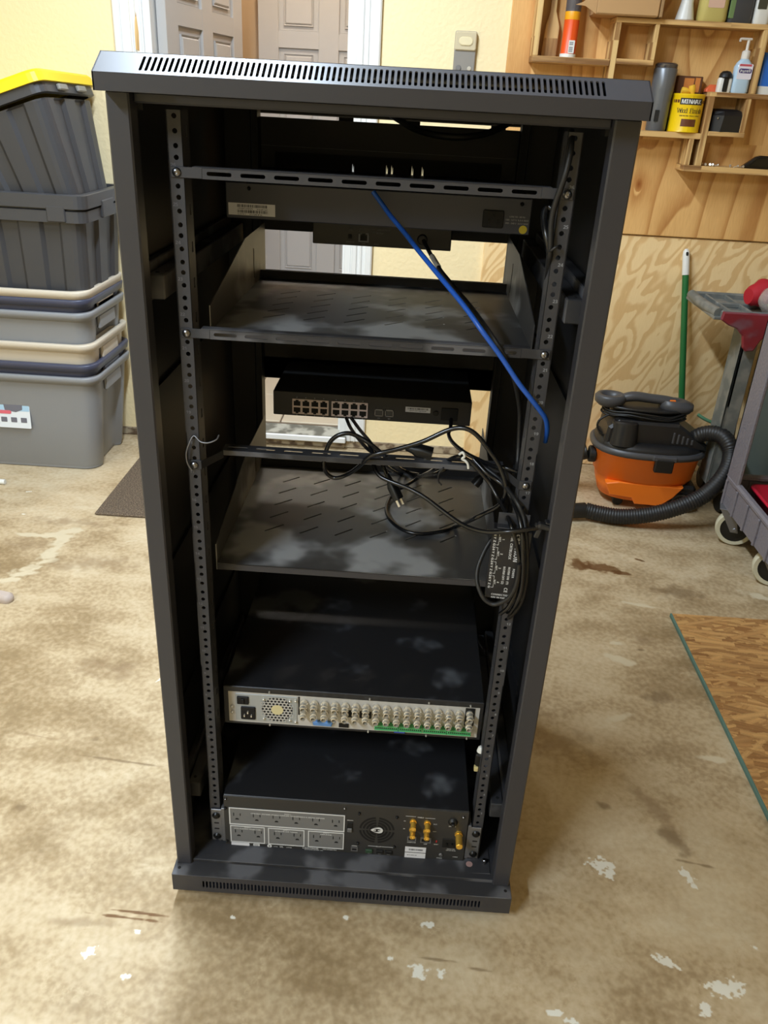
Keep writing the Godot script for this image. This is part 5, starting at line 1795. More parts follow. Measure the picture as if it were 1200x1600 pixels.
	m.prism(shifted(rr(0.040, 0.013, 0.005), Vector2(0.003, 0.064)), 0.0194, 0.0198)
	obj("purple_band", m, mat(Color(0.22, 0.14, 0.42), 0.4), pl)
	m = mb()
	m.text("Purell", Vector3(0.003, 0.064, 0.0201), 0.0085, 0.06, sans)
	obj("brand_letters", m, M.white_plastic, pl)
	m = mb()
	m.bb(-0.018, 0.020, 0.077, 0.083, 0.0194, 0.0198)
	obj("red_print", m, mat(Color(0.78, 0.35, 0.40), 0.4), pl)
	m = mb()
	m.lathe([Vector2(0.0135, 0.098), Vector2(0.0135, 0.118), Vector2(0.011, 0.121), Vector2(0.005, 0.123), Vector2(0.005, 0.150), Vector2(0.006, 0.152), Vector2(0, 0.152)], 16)
	m.bb(-0.028, 0.010, 0.150, 0.157, -0.006, 0.006, 0.002)
	m.bb(-0.030, -0.024, 0.145, 0.155, -0.003, 0.003, 0.001)
	obj("pump", m, mat(Color(0.88, 0.86, 0.83), 0.3), t)
	t = thing("blue_pouch", "blue and white pouch at the far right of the middle shelf", "pouch", Vector3(1.165, 1.371, -2.0))
	m = mb()
	m.loft([ring(rr(0.068, 0.05, 0.012), 0.0), ring(rr(0.072, 0.05, 0.012), 0.022), ring(rr(0.072, 0.044, 0.012), 0.09), ring(rr(0.072, 0.010, 0.004), 0.12)])
	obj("body", m, mat(Color(0.16, 0.42, 0.78), 0.35), t)
	m = mb()
	m.loft([ring(rr(0.0685, 0.0505, 0.012), 0.0005), ring(rr(0.0725, 0.0508, 0.012), 0.022), ring(rr(0.0725, 0.0505, 0.012), 0.024)], true, false)
	obj("white_base", m, M.white_plastic, t)
	# black case, sunglasses, bits of brass
	t = thing("black_case", "black leather snap case in the small cubby under the sanitizer", "case", Vector3(1.06, 1.256, -2.0))
	m = mb()
	m.loft([ring(PackedVector2Array([Vector2(0.050, 0.045), Vector2(-0.052, 0.045), Vector2(-0.053, -0.020), Vector2(-0.026, -0.042), Vector2(0.051, -0.030)]), 0.0), ring(PackedVector2Array([Vector2(0.054, 0.045), Vector2(-0.052, 0.045), Vector2(-0.053, -0.020), Vector2(-0.022, -0.044), Vector2(0.055, -0.030)]), 0.048), ring(PackedVector2Array([Vector2(0.050, 0.040), Vector2(-0.048, 0.040), Vector2(-0.046, -0.016), Vector2(-0.020, -0.030), Vector2(0.050, -0.020)]), 0.060), ring(PackedVector2Array([Vector2(0.030, 0.036), Vector2(-0.044, 0.036), Vector2(-0.040, 0.0), Vector2(-0.018, -0.004), Vector2(0.028, 0.0)]), 0.068)], true, true, -1)
	obj("body", m, mat(Color(0.10, 0.10, 0.105), 0.45), t)
	m = mb()
	m.cyl(Vector3(-0.036, 0.040, 0.0335), Vector3(-0.039, 0.040, 0.0365), 0.0035, -1.0, 12, 0.0008)
	obj("snap", m, M.screw, t)
	t = thing("sunglasses", "black folded sunglasses on the lowest pine board", "sunglasses", Vector3(1.205, 1.150, -1.985))
	m = mb()
	m.prism(PackedVector2Array([Vector2(-0.062, 0.0), Vector2(0.060, 0.0), Vector2(0.066, 0.018), Vector2(0.050, 0.040), Vector2(-0.012, 0.041), Vector2(-0.026, 0.036), Vector2(-0.064, 0.006)]), -0.012, 0.010, 0.004)
	obj("frame", m, mat(Color(0.06, 0.06, 0.065), 0.25), t)
	m = mb()
	m.prism(PackedVector2Array([Vector2(-0.045, 0.007), Vector2(0.048, 0.006), Vector2(0.052, 0.018), Vector2(0.044, 0.034), Vector2(-0.010, 0.035), Vector2(-0.022, 0.030)]), 0.0101, 0.0115, 0.001)
	obj("lens", m, mat(Color(0.03, 0.03, 0.035), 0.08), t)
	var rng := RandomNumberGenerator.new()
	rng.seed = 12
	for i in 9:
		var p := Vector3(1.006 + 0.0098 * i, 1.150, -1.982 - 0.022 * rng.randf()) if i < 6 else Vector3([1.098, 1.118, 1.136][i - 6], 1.150, -1.972)
		t = thing("brass_screw", "small shiny brass screw loose on the lowest pine board", "screw", p, Basis(Vector3.UP, rng.randf() * 6.0), "loose screws on the lowest board")
		m = mb(Vector3(0, 0.0036, 0), Basis(Vector3.BACK, 1.35))
		m.lathe([Vector2(0, -0.013), Vector2(0.0018, -0.009), Vector2(0.0020, 0.004), Vector2(0.0042, 0.007), Vector2(0.0040, 0.009), Vector2(0, 0.0095)], 10)
		obj("shank", m, M.nickel, t)

func pole() -> void:
	var a := Vector3(1.036, 0.868, -2.050)
	var b := Vector3(1.157, 0.012, -1.925)
	var d := (b - a).normalized()
	var t := thing("broom_pole", "thin green pole with a white tip leaning on the plywood behind the vacuum", "pole", b)
	var m := mw(t)
	m.cyl(a + d * 0.088, b, 0.0118, -1.0, 16, 0.002)
	obj("shaft", m, M.pole_green, t)
	m = mw(t)
	var sd := d.cross(Vector3.BACK).normalized()
	m.x = m.x * Transform3D(Basis(sd, -d, sd.cross(-d)), a + d * 0.088)
	m.lathe([Vector2(0, 0), Vector2(0.0128, 0), Vector2(0.0130, 0.004), Vector2(0.0126, 0.070), Vector2(0.0105, 0.083), Vector2(0.005, 0.090), Vector2(0, 0.091)], 16)
	var tip := obj("tip", m, M.white_plastic, t)
	m = mw(t)
	m.x = m.x * Transform3D(Basis(sd, -d, sd.cross(-d)), a + d * 0.088)
	m.prism(shifted(rr(0.008, 0.014, 0.004), Vector2(0.0, 0.073)), -0.0132, -0.0108)
	obj("hang_hole", m, M.black_print, tip)

# ---------- wet-dry vacuum ----------

func oval(w: float, d: float, n := 32, e := 2.6) -> PackedVector2Array:
	var p := PackedVector2Array()
	for i in n:
		var a := TAU * i / n
		p.append(Vector2(signf(cos(a)) * pow(absf(cos(a)), 2.0 / e) * w, signf(sin(a)) * pow(absf(sin(a)), 2.0 / e) * d))
	return p

func vacuum() -> void:
	var t := thing("shop_vacuum", "orange and black shop vacuum standing on the floor against the plywood", "vacuum", Vector3(0.953, 0.0, -1.775), Basis(Vector3.UP, -0.06) * Basis.from_scale(Vector3(1.0, 0.90, 1.0)))
	var m := mb()
	m.loft([ring(oval(0.125, 0.085), 0.030), ring(oval(0.150, 0.108), 0.036), ring(oval(0.166, 0.120), 0.09), ring(oval(0.170, 0.124), 0.125), ring(oval(0.178, 0.130), 0.130), ring(oval(0.188, 0.137), 0.222), ring(oval(0.194, 0.142), 0.226), ring(oval(0.194, 0.142), 0.232)])
	m.prism(PackedVector2Array([Vector2(-0.125, 0.062), Vector2(-0.145, 0.112), Vector2(-0.10, 0.122), Vector2(0.06, 0.118), Vector2(0.13, 0.118), Vector2(0.10, 0.07), Vector2(0.06, 0.03), Vector2(-0.03, 0.03), Vector2(-0.045, 0.055)]), 0.085, 0.1245, 0.004)
	obj("bucket", m, M.orange, t)
	m = mb()
	m.loft([ring(oval(0.198, 0.146), 0.232), ring(oval(0.204, 0.152), 0.236), ring(oval(0.204, 0.152), 0.250), ring(oval(0.197, 0.145), 0.258)])
	obj("collar", m, M.vac_grey, t)
	m = mb()
	m.loft([ring(oval(0.192, 0.140), 0.256), ring(oval(0.190, 0.138), 0.272), ring(oval(0.172, 0.112), 0.280, Vector2(-0.012, 0))])
	# the hood: flat flanks, its right end sloping down
	var hood := PackedVector2Array([Vector2(-0.172, 0.262), Vector2(0.190, 0.262), Vector2(0.186, 0.290), Vector2(0.080, 0.366), Vector2(-0.130, 0.366), Vector2(-0.165, 0.335)])
	m.prism(hood, -0.090, 0.090, 0.010)
	obj("motor_head", m, M.vac_black, t)
	m = mb()
	m.cyl(Vector3(-0.105, 0.262, 0.085), Vector3(-0.105, 0.36, 0.070), 0.050, 0.046, 20, 0.006)
	obj("exhaust_boss", m, M.vac_black, t)
	for k in 5:
		m = mb()
		var hh := 0.046 - 0.006 * k
		m.bb(0.062 + k * 0.0165, 0.070 + k * 0.0165, 0.288, 0.288 + hh, 0.0882, 0.0925, 0.002)
		obj("vent_rib", m, M.vac_grey, t)
	m = mb()
	m.bb(0.004, 0.068, 0.190, 0.246, 0.138, 0.160, 0.004)
	obj("latch", m, M.rubber, t)
	m = mb()
	m.bb(-0.006, 0.078, 0.235, 0.256, 0.140, 0.156, 0.004)
	obj("latch_mount", m, M.vac_grey, t)
	# neck, cord and carrying handle
	m = mb()
	m.loft([ring(oval(0.125, 0.060, 24), 0.360, Vector2(-0.03, 0)), ring(oval(0.120, 0.056, 24), 0.392, Vector2(-0.03, 0)), ring(oval(0.135, 0.064, 24), 0.398, Vector2(-0.03, 0)), ring(oval(0.130, 0.060, 24), 0.404, Vector2(-0.03, 0))])
	obj("cord_neck", m, M.vac_black, t)
	m = mb()
	m.tube([Vector3(-0.150, 0.412, 0.0), Vector3(-0.085, 0.436, 0.0), Vector3(-0.02, 0.434, 0.0), Vector3(0.05, 0.428, 0.0), Vector3(0.10, 0.408, 0.0), Vector3(0.115, 0.385, 0.0)], [0.016, 0.020, 0.0185, 0.0190, 0.022, 0.018], 14, 6)
	m.loft([ring(oval(0.040, 0.036, 24, 2.0), 0.396, Vector2(-0.160, 0)), ring(oval(0.054, 0.046, 24, 2.0), 0.410, Vector2(-0.160, 0)), ring(oval(0.056, 0.048, 24, 2.0), 0.432, Vector2(-0.160, 0)), ring(oval(0.048, 0.040, 24, 2.0), 0.442, Vector2(-0.160, 0)), ring(oval(0.036, 0.030, 24, 2.0), 0.441, Vector2(-0.160, 0)), ring(oval(0.030, 0.024, 24, 2.0), 0.424, Vector2(-0.160, 0))])
	m.loft([ring(oval(0.045, 0.036, 24), 0.392, Vector2(0.075, 0)), ring(oval(0.060, 0.044, 24), 0.402, Vector2(0.075, 0)), ring(oval(0.058, 0.042, 24), 0.424, Vector2(0.075, 0)), ring(oval(0.040, 0.030, 24), 0.436, Vector2(0.065, 0))])
	obj("handle", m, M.vac_grey, t)
	m = mb(Vector3(0.055, 0.4355, 0.012))
	m.box(Vector3.ZERO, Vector3(0.022, 0.008, 0.016), 0.002)
	obj("power_switch", m, M.orange, t)
	m = mb()
	var pts := []
	var rng := RandomNumberGenerator.new()
	rng.seed = 3
	for i in 60:
		var a := TAU * i / 12.0
		var rx := 0.140 + 0.010 * sin(i * 1.3) + rng.randf() * 0.004
		pts.append(Vector3(-0.03 + rx * cos(a), 0.366 + 0.026 * (i / 60.0) + 0.006 * sin(i * 2.1), (0.074 + 0.006 * cos(i * 0.7)) * sin(a)))
	m.tube(pts, 0.0042, 7, 4)
	m.tube([Vector3(-0.150, 0.372, 0.03), Vector3(-0.190, 0.345, 0.04), Vector3(-0.196, 0.315, 0.045), Vector3(-0.178, 0.290, 0.05), Vector3(-0.165, 0.285, 0.05)], 0.0040, 7, 4)
	obj("power_cord", m, M.rubber, t)
	# wheels and ports
	for s in [[0.135, 0.085, 0.048, 0.018], [0.135, -0.085, 0.048, 0.018]]:
		m = mb(Vector3(s[0], 0.048, s[1]), Basis(Vector3.RIGHT, PI / 2))
		m.lathe([Vector2(0.010, -0.026), Vector2(0.040, -0.026), Vector2(0.048, -0.020), Vector2(0.048, 0.020), Vector2(0.040, 0.026), Vector2(0.036, 0.018), Vector2(0.014, 0.018), Vector2(0.010, 0.026), Vector2(0, 0.026)], 24)
		var wh := obj("wheel", m, M.rubber, t)
		m = mb(Vector3(s[0], 0.048, s[1]), Basis(Vector3.RIGHT, PI / 2))
		m.lathe([Vector2(0.034, 0.0185), Vector2(0.034, 0.0215), Vector2(0.026, 0.0215), Vector2(0.026, 0.0185)], 24)
		obj("hub_ring", m, M.vac_grey, wh)
	m = mb()
	m.bb(0.085, 0.185, 0.040, 0.115, -0.10, 0.10, 0.012)
	obj("axle_housing", m, M.rubber, t)
	for s in [0.075, -0.075]:
		m = mb(Vector3(-0.085, 0.0, s))
		m.cyl(Vector3(0.002, 0.019, -0.012), Vector3(0.002, 0.019, 0.012), 0.019, -1.0, 18, 0.003)
		m.bb(-0.020, 0.022, 0.028, 0.050, -0.014, 0.014, 0.004)
		obj("caster", m, M.rubber, t)
	m = mb()
	m.cyl(Vector3(-0.180, 0.188, 0.02), Vector3(-0.206, 0.188, 0.02), 0.034, 0.034, 20, 0.004)
	obj("blower_port", m, M.rubber, t)

func corrugated(pts: Array, r: float, ribs_per_m: float) -> MB:
	var fine := []
	var m := mb()
	var curve := Curve3D.new()
	for i in pts.size():
		var tang: Vector3 = ((pts[i + 1] if i + 1 < pts.size() else pts[i]) - (pts[i - 1] if i > 0 else pts[i])) / 6.0
		curve.add_point(pts[i], -tang, tang)
	var l := curve.get_baked_length()
	var n := int(l * ribs_per_m)
	var rad := []
	for i in n * 3 + 1:
		fine.append(curve.sample_baked(l * i / (n * 3.0), true))
		rad.append(r * (1.0 if i % 3 != 0 else 0.91))
	m.pipe(fine, rad, 16)
	return m

func vacuum_hose() -> void:
	var t := thing("vacuum_hose", "black corrugated vacuum hose looping round the orange bucket's right side", "hose", Vector3(1.15, 0.0, -1.60))
	var m := corrugated(HOSE, 0.0285, 110.0)
	m.x = Transform3D()
	var o := obj("hose", m, M.cable_dull, t)
	o.position = -t.position
	m = mw(t)
	m.cyl(HOSE[-1], HOSE[-1] + Vector3(-0.16, -0.004, 0.03), 0.0275, 0.024, 18, 0.003)
	obj("cuff", m, M.rubber, t)
	m = mb()
	m.cyl(Vector3(0.742, 0.176, -1.772), Vector3(0.40, 0.045, -1.80), 0.029, 0.024, 18, 0.003)
	tag(obj("vacuum_wand", m, M.rubber), "black vacuum tube running left from the bucket's port behind the rack", "tube")

# ---------- utility carts at the right edge ----------

func cart_leg(t: Node3D, x: float, z: float, y0: float, y1: float, sx: float, sz: float, material: Material) -> void:
	var m := mw(t)
	var w := 0.052
	m.bb(minf(x, x + sx * w), maxf(x, x + sx * w), y0, y1, minf(z, z + sz * 0.012), maxf(z, z + sz * 0.012), 0.003)
	m.bb(minf(x, x + sx * 0.012), maxf(x, x + sx * 0.012), y0, y1, minf(z, z + sz * 0.10), maxf(z, z + sz * 0.10), 0.003)
	var leg := obj("leg", m, material, t)
	var y := y0 + 0.06
	while y < y1 - 0.03:
		m = mw(t)
		m.loft([[Vector3(x + sx * 0.010, y, z + sz * 0.010), Vector3(x + sx * w, y, z + sz * 0.010), Vector3(x + sx * 0.010, y, z + sz * 0.09)], [Vector3(x + sx * 0.010, y + 0.005, z + sz * 0.010), Vector3(x + sx * w, y + 0.005, z + sz * 0.010), Vector3(x + sx * 0.010, y + 0.005, z + sz * 0.09)]], true, true, -1)
		obj("gusset", m, material, leg)
		y += 0.095

func caster(t: Node3D, at: Vector3, yaw: float) -> void:
	var r := 0.062
	var b := Basis(Vector3.UP, yaw)
	var m := mw(t)
	m.x = m.x * Transform3D(b * Basis(Vector3.BACK, PI / 2), at + Vector3(0, r, 0))
	m.lathe([Vector2(r * 0.74, -0.015), Vector2(r * 0.93, -0.016), Vector2(r, -0.010), Vector2(r, 0.010), Vector2(r * 0.93, 0.016), Vector2(r * 0.74, 0.015)], 28)
	var w := obj("caster", m, M.tyre, t)
	m = mw(t)
	m.x = m.x * Transform3D(b * Basis(Vector3.BACK, PI / 2), at + Vector3(0, r, 0))
	m.lathe([Vector2(0, -0.012), Vector2(r * 0.3, -0.014), Vector2(r * 0.5, -0.009), Vector2(r * 0.76, -0.012), Vector2(r * 0.76, 0.012), Vector2(r * 0.5, 0.009), Vector2(r * 0.3, 0.014), Vector2(0, 0.012)], 24)
	obj("hub", m, M.rubber, w)
	m = mw(t)
	m.x = m.x * Transform3D(b, at + Vector3(0, r, 0))
	for s in [-1.0, 1.0]:
		m.loft([[Vector3(s * 0.022 - 0.0015, -0.010, 0.012), Vector3(s * 0.022 - 0.0015, -0.010, -0.012), Vector3(s * 0.022 + 0.0015, -0.010, -0.012), Vector3(s * 0.022 + 0.0015, -0.010, 0.012)], [Vector3(s * 0.022 - 0.0015, r + 0.006, -0.010), Vector3(s * 0.022 - 0.0015, r + 0.006, -0.060), Vector3(s * 0.022 + 0.0015, r + 0.006, -0.060), Vector3(s * 0.022 + 0.0015, r + 0.006, -0.010)]], true, true, -1)
	m.box(Vector3(0, r + 0.005, -0.034), Vector3(0.05, 0.004, 0.055), 0.001)
	m.cyl(Vector3(-0.027, 0, 0), Vector3(0.027, 0, 0), 0.008, -1.0, 14, 0.002)
	obj("fork", m, M.zinc, w)

func cart_tray(t: Node3D, x0: float, x1: float, z0: float, z1: float, y0: float, y1: float, material: Material) -> void:
	var m := mw(t)
	m.bb(x0 + 0.012, x1 - 0.012, y0, y0 + 0.006, z0 + 0.012, z1 - 0.012)
	for s in [[x0 + 0.006, x0 + 0.014, z0 + 0.006, z1 - 0.006], [x1 - 0.014, x1 - 0.006, z0 + 0.006, z1 - 0.006], [x0 + 0.006, x1 - 0.006, z0 + 0.006, z0 + 0.014], [x0 + 0.006, x1 - 0.006, z1 - 0.014, z1 - 0.006]]: m.bb(s[0], s[1], y0, y1, s[2], s[3], 0.001)
	var tray := obj("tray", m, material, t)
	m = mw(t)
	for s in [[x0, x0 + 0.024, z0, z1], [x1 - 0.024, x1, z0, z1], [x0, x1, z0, z0 + 0.024], [x0, x1, z1 - 0.024, z1]]: m.bb(s[0], s[1], y1 - 0.008, y1 + 0.012, s[2], s[3], 0.006)
	obj("rim", m, material, tray)
	var n := 5
	for i in n + 1:
		m = mw(t)
		var z := lerpf(z0 + 0.02, z1 - 0.02, float(i) / n)
		m.bb(x0 - 0.001, x0 + 0.008, y0, y1 - 0.006, z - 0.005, z + 0.005, 0.002)
		obj("rib", m, material, tray)
	for i in 6:
		m = mw(t)
		var x := lerpf(x0 + 0.08, x1 - 0.03, i / 5.0)
		m.bb(x - 0.004, x + 0.004, y0 + 0.006, y1 - 0.006, z0 + 0.013, z0 + 0.018, 0.002)
		obj("rib", m, material, tray)

func carts() -> void:
	# near cart: lower tray, legs and casters in view
	var t := thing("utility_cart", "purple-grey plastic cart with white casters at the right beside the vacuum hose", "utility cart", Vector3(1.40, 0, -1.25))
	cart_tray(t, 1.150, 1.95, -1.505, -0.98, 0.128, 0.225, M.cart)
	cart_leg(t, 1.152, -1.503, 0.215, 0.80, 1.0, 1.0, M.cart)
	cart_leg(t, 1.948, -1.503, 0.215, 0.80, -1.0, 1.0, M.cart)
	cart_leg(t, 1.152, -0.982, 0.215, 0.80, 1.0, -1.0, M.cart)
	cart_leg(t, 1.948, -0.982, 0.215, 0.80, -1.0, -1.0, M.cart)
	cart_tray(t, 1.150, 1.95, -1.505, -0.98, 0.76, 0.83, M.cart)
	caster(t, Vector3(1.200, 0, -1.445), 1.25)
	caster(t, Vector3(1.232, 0, -1.185), 1.25)
	caster(t, Vector3(1.88, 0, -1.44), 1.0)
	caster(t, Vector3(1.88, 0, -1.05), 1.0)
	# far cart behind it, its dusty top with a maroon end
	t = thing("utility_cart", "dusty older cart with a maroon-faced top shelf against the plywood", "utility cart", Vector3(1.5, 0, -1.8))
	var m := mw(t)
	var y := 0.742
	var x0 := 1.040
	m.bb(x0, 2.0, y - 0.030, y - 0.020, -1.955, -1.640, 0.002)
	obj("top_shelf", m, M.cart_old, t)
	m = mw(t)
	m.tube([Vector3(x0 + 0.015, y - 0.012, -1.945), Vector3(x0 + 0.008, y - 0.012, -1.80), Vector3(x0 + 0.018, y - 0.012, -1.655)], 0.017, 12, 5)
	m.bb(x0 + 0.01, 2.0, y - 0.028, y, -1.960, -1.942, 0.005)
	m.bb(x0 + 0.02, 2.0, y - 0.028, y + 0.002, -1.652, -1.636, 0.005)
	m.bb(x0 + 0.055, 2.0, y - 0.022, y - 0.004, -1.812, -1.792, 0.004)
	obj("shelf_rim", m, M.cart_old, t)
	for x in [1.10, 1.17, 1.26, 1.36, 1.48, 1.6]:
		m = mw(t)
		m.bb(x, x + 0.008, y - 0.022, y - 0.006, -1.945, -1.65, 0.002)
		obj("rib", m, M.cart_old, t)
	m = mw(t)
	m.prism(PackedVector2Array([Vector2(1.062, 0.742), Vector2(1.058, 0.716), Vector2(1.085, 0.700), Vector2(1.115, 0.690), Vector2(1.138, 0.668), Vector2(1.148, 0.630), Vector2(1.160, 0.618), Vector2(1.185, 0.620), Vector2(1.200, 0.655), Vector2(1.24, 0.700), Vector2(1.30, 0.700), Vector2(1.30, 0.742)]), -1.638, -1.622, 0.004)
	obj("front_panel", m, M.maroon, t)
	cart_leg(t, 1.155, -1.650, 0.12, 0.715, 1.0, -1.0, M.cart_old)
	cart_leg(t, 1.93, -1.650, 0.12, 0.715, -1.0, -1.0, M.cart_old)
	cart_leg(t, 1.38, -1.955, 0.12, 0.715, 1.0, 1.0, M.cart_old)
	cart_leg(t, 1.93, -1.955, 0.12, 0.715, -1.0, 1.0, M.cart_old)
	m = mw(t)
	m.bb(1.20, 1.96, 0.09, 0.13, -1.955, -1.655, 0.01)
	obj("bottom_shelf", m, M.cart_old, t)
	for p in [Vector3(1.24, 0, -1.70), Vector3(1.24, 0, -1.91), Vector3(1.9, 0, -1.70), Vector3(1.9, 0, -1.91)]:
		m = mw(t)
		m.cyl(p + Vector3(-0.012, 0.045, 0), p + Vector3(0.012, 0.045, 0), 0.045, -1.0, 20, 0.004)
		obj("caster", m, M.rubber, t)
	m = mb()
	m.bb(1.262, 1.72, 0.132, 0.66, -1.700, -1.672, 0.006)
	tag(obj("plastic_panel", m, mat(Color(0.40, 0.45, 0.435), 0.6)), "grey-green plastic panel standing on the older cart behind the near cart's leg", "panel")
	# things on the carts
	t = thing("red_cloth", "crumpled bright red cloth roll on the older cart's top shelf", "cloth", Vector3(1.245, 0.730, -1.76), Basis(Vector3.UP, 0.25))
	m = mb()
	var secs := []
	for i in 13:
		var u := i / 12.0
		var r := 0.050 * sqrt(sin(PI * clampf(0.09 + u * 0.86, 0.0, 1.0))) * (1.0 + 0.06 * sin(i * 2.4))
		var rg := []
		for k in 18:
			var a := TAU * k / 18
			var rr2 := r * (1.0 + 0.05 * sin(3 * a + i * 1.1))
			rg.append(Vector3(-0.075 + 0.16 * u, maxf(0.0, 0.044 + 0.01 * sin(u * 5.0) + rr2 * sin(a) * 0.95), -rr2 * cos(a)))
		secs.append(rg)
	m.loft(secs)
	obj("cloth", m, M.red, t)
	t = thing("clear_bottle", "clear plastic bottle with a yellow label lying beside the red cloth", "bottle", Vector3(1.235, 0.732, -1.675), Basis(Vector3.UP, 0.35))
	m = mb(Vector3(0, 0.046, 0), Basis(Vector3.BACK, -PI / 2))
	m.lathe([Vector2(0, -0.055), Vector2(0.018, -0.052), Vector2(0.040, -0.030), Vector2(0.046, 0.0), Vector2(0.046, 0.12), Vector2(0.03, 0.14), Vector2(0.0, 0.145)], 24)
	var clear := mat(Color(0.80, 0.80, 0.78, 0.35), 0.1)
	clear.transparency = BaseMaterial3D.TRANSPARENCY_ALPHA
	obj("bottle", m, clear, t)
	m = mb(Vector3(0, 0.046, 0), Basis(Vector3.BACK, -PI / 2))
	m.lathe([Vector2(0.0463, 0.010), Vector2(0.0466, 0.012), Vector2(0.0466, 0.07), Vector2(0.0463, 0.072)], 24)
	obj("yellow_label", m, mat(Color(0.92, 0.88, 0.18), 0.5), t)
	t = thing("red_caddy", "small red tray on the near cart's lower shelf", "tray", Vector3(1.315, 0.135, -1.33))
	m = mb()
	m.loft([ring(rr(0.14, 0.20, 0.02), 0.0), ring(rr(0.18, 0.25, 0.025), 0.075), ring(rr(0.20, 0.27, 0.03), 0.076), ring(rr(0.20, 0.27, 0.03), 0.083), ring(rr(0.175, 0.245, 0.025), 0.083), ring(rr(0.135, 0.195, 0.02), 0.008)])
	obj("tray", m, mat(Color(0.80, 0.12, 0.22), 0.4), t)
	t = thing("spray_bottle", "white spray bottle with a red trigger standing in the red tray", "spray bottle", Vector3(1.325, 0.143, -1.34))
	m = mb()
	m.lathe(bottle_profile(0.034, 0.13, 0.012, 0.03), 20)
	obj("bottle", m, M.white_plastic, t)
	m = mb()
	m.lathe([Vector2(0.0344, 0.03), Vector2(0.0346, 0.032), Vector2(0.0346, 0.085), Vector2(0.0344, 0.087)], 20)
	obj("green_label", m, mat(Color(0.12, 0.34, 0.20), 0.4), t)
	m = mb()
	m.prism(PackedVector2Array([Vector2(-0.055, 0.18), Vector2(-0.05, 0.192), Vector2(0.028, 0.20), Vector2(0.03, 0.16), Vector2(0.012, 0.155), Vector2(-0.012, 0.158), Vector2(-0.03, 0.135), Vector2(-0.036, 0.140), Vector2(-0.02, 0.172)]), -0.009, 0.009, 0.003)
	obj("trigger", m, mat(Color(0.78, 0.13, 0.20), 0.4), t)
	# hose and cord behind the vacuum
	m = mb()
	var pts := []
	for i in 36:
		var a := TAU * i / 9.0
		pts.append(Vector3(1.42 + (0.085 + 0.008 * sin(i * 1.7)) * cos(a), 0.155 + 0.0145 * (i / 9.0) + 0.003 * sin(i * 2.3), -1.80 + (0.075 + 0.006 * cos(i * 1.3)) * sin(a)))
	m.tube(pts, 0.0085, 8, 4)
	tag(obj("garden_hose", m, mat(Color(0.09, 0.26, 0.20), 0.45)), "coiled dark green garden hose behind the near cart's leg", "hose")
	m = mb()
	m.tube([Vector3(1.17, 0.29, -1.93), Vector3(1.20, 0.275, -1.92), Vector3(1.245, 0.262, -1.915), Vector3(1.30, 0.258, -1.91)], 0.0065, 8, 4)
	tag(obj("green_stake", m, mat(Color(0.36, 0.55, 0.42), 0.5)), "thin pale green rod seen through the loop of the vacuum hose", "rod")
	m = mb()
	m.loft([ring(oval(0.05, 0.04, 16, 2.0), 0.13, Vector2(1.255, -1.87)), ring(oval(0.050, 0.05, 16, 2.2), 0.20, Vector2(1.252, -1.87)), ring(oval(0.042, 0.036, 16, 2.0), 0.285, Vector2(1.255, -1.87)), ring(oval(0.02, 0.016, 16, 2.0), 0.305, Vector2(1.255, -1.87))])
	tag(obj("burlap_bundle", m, mat(Color(0.46, 0.42, 0.27), 0.8)), "olive tan cloth bundle behind the vacuum hose loop", "bundle")

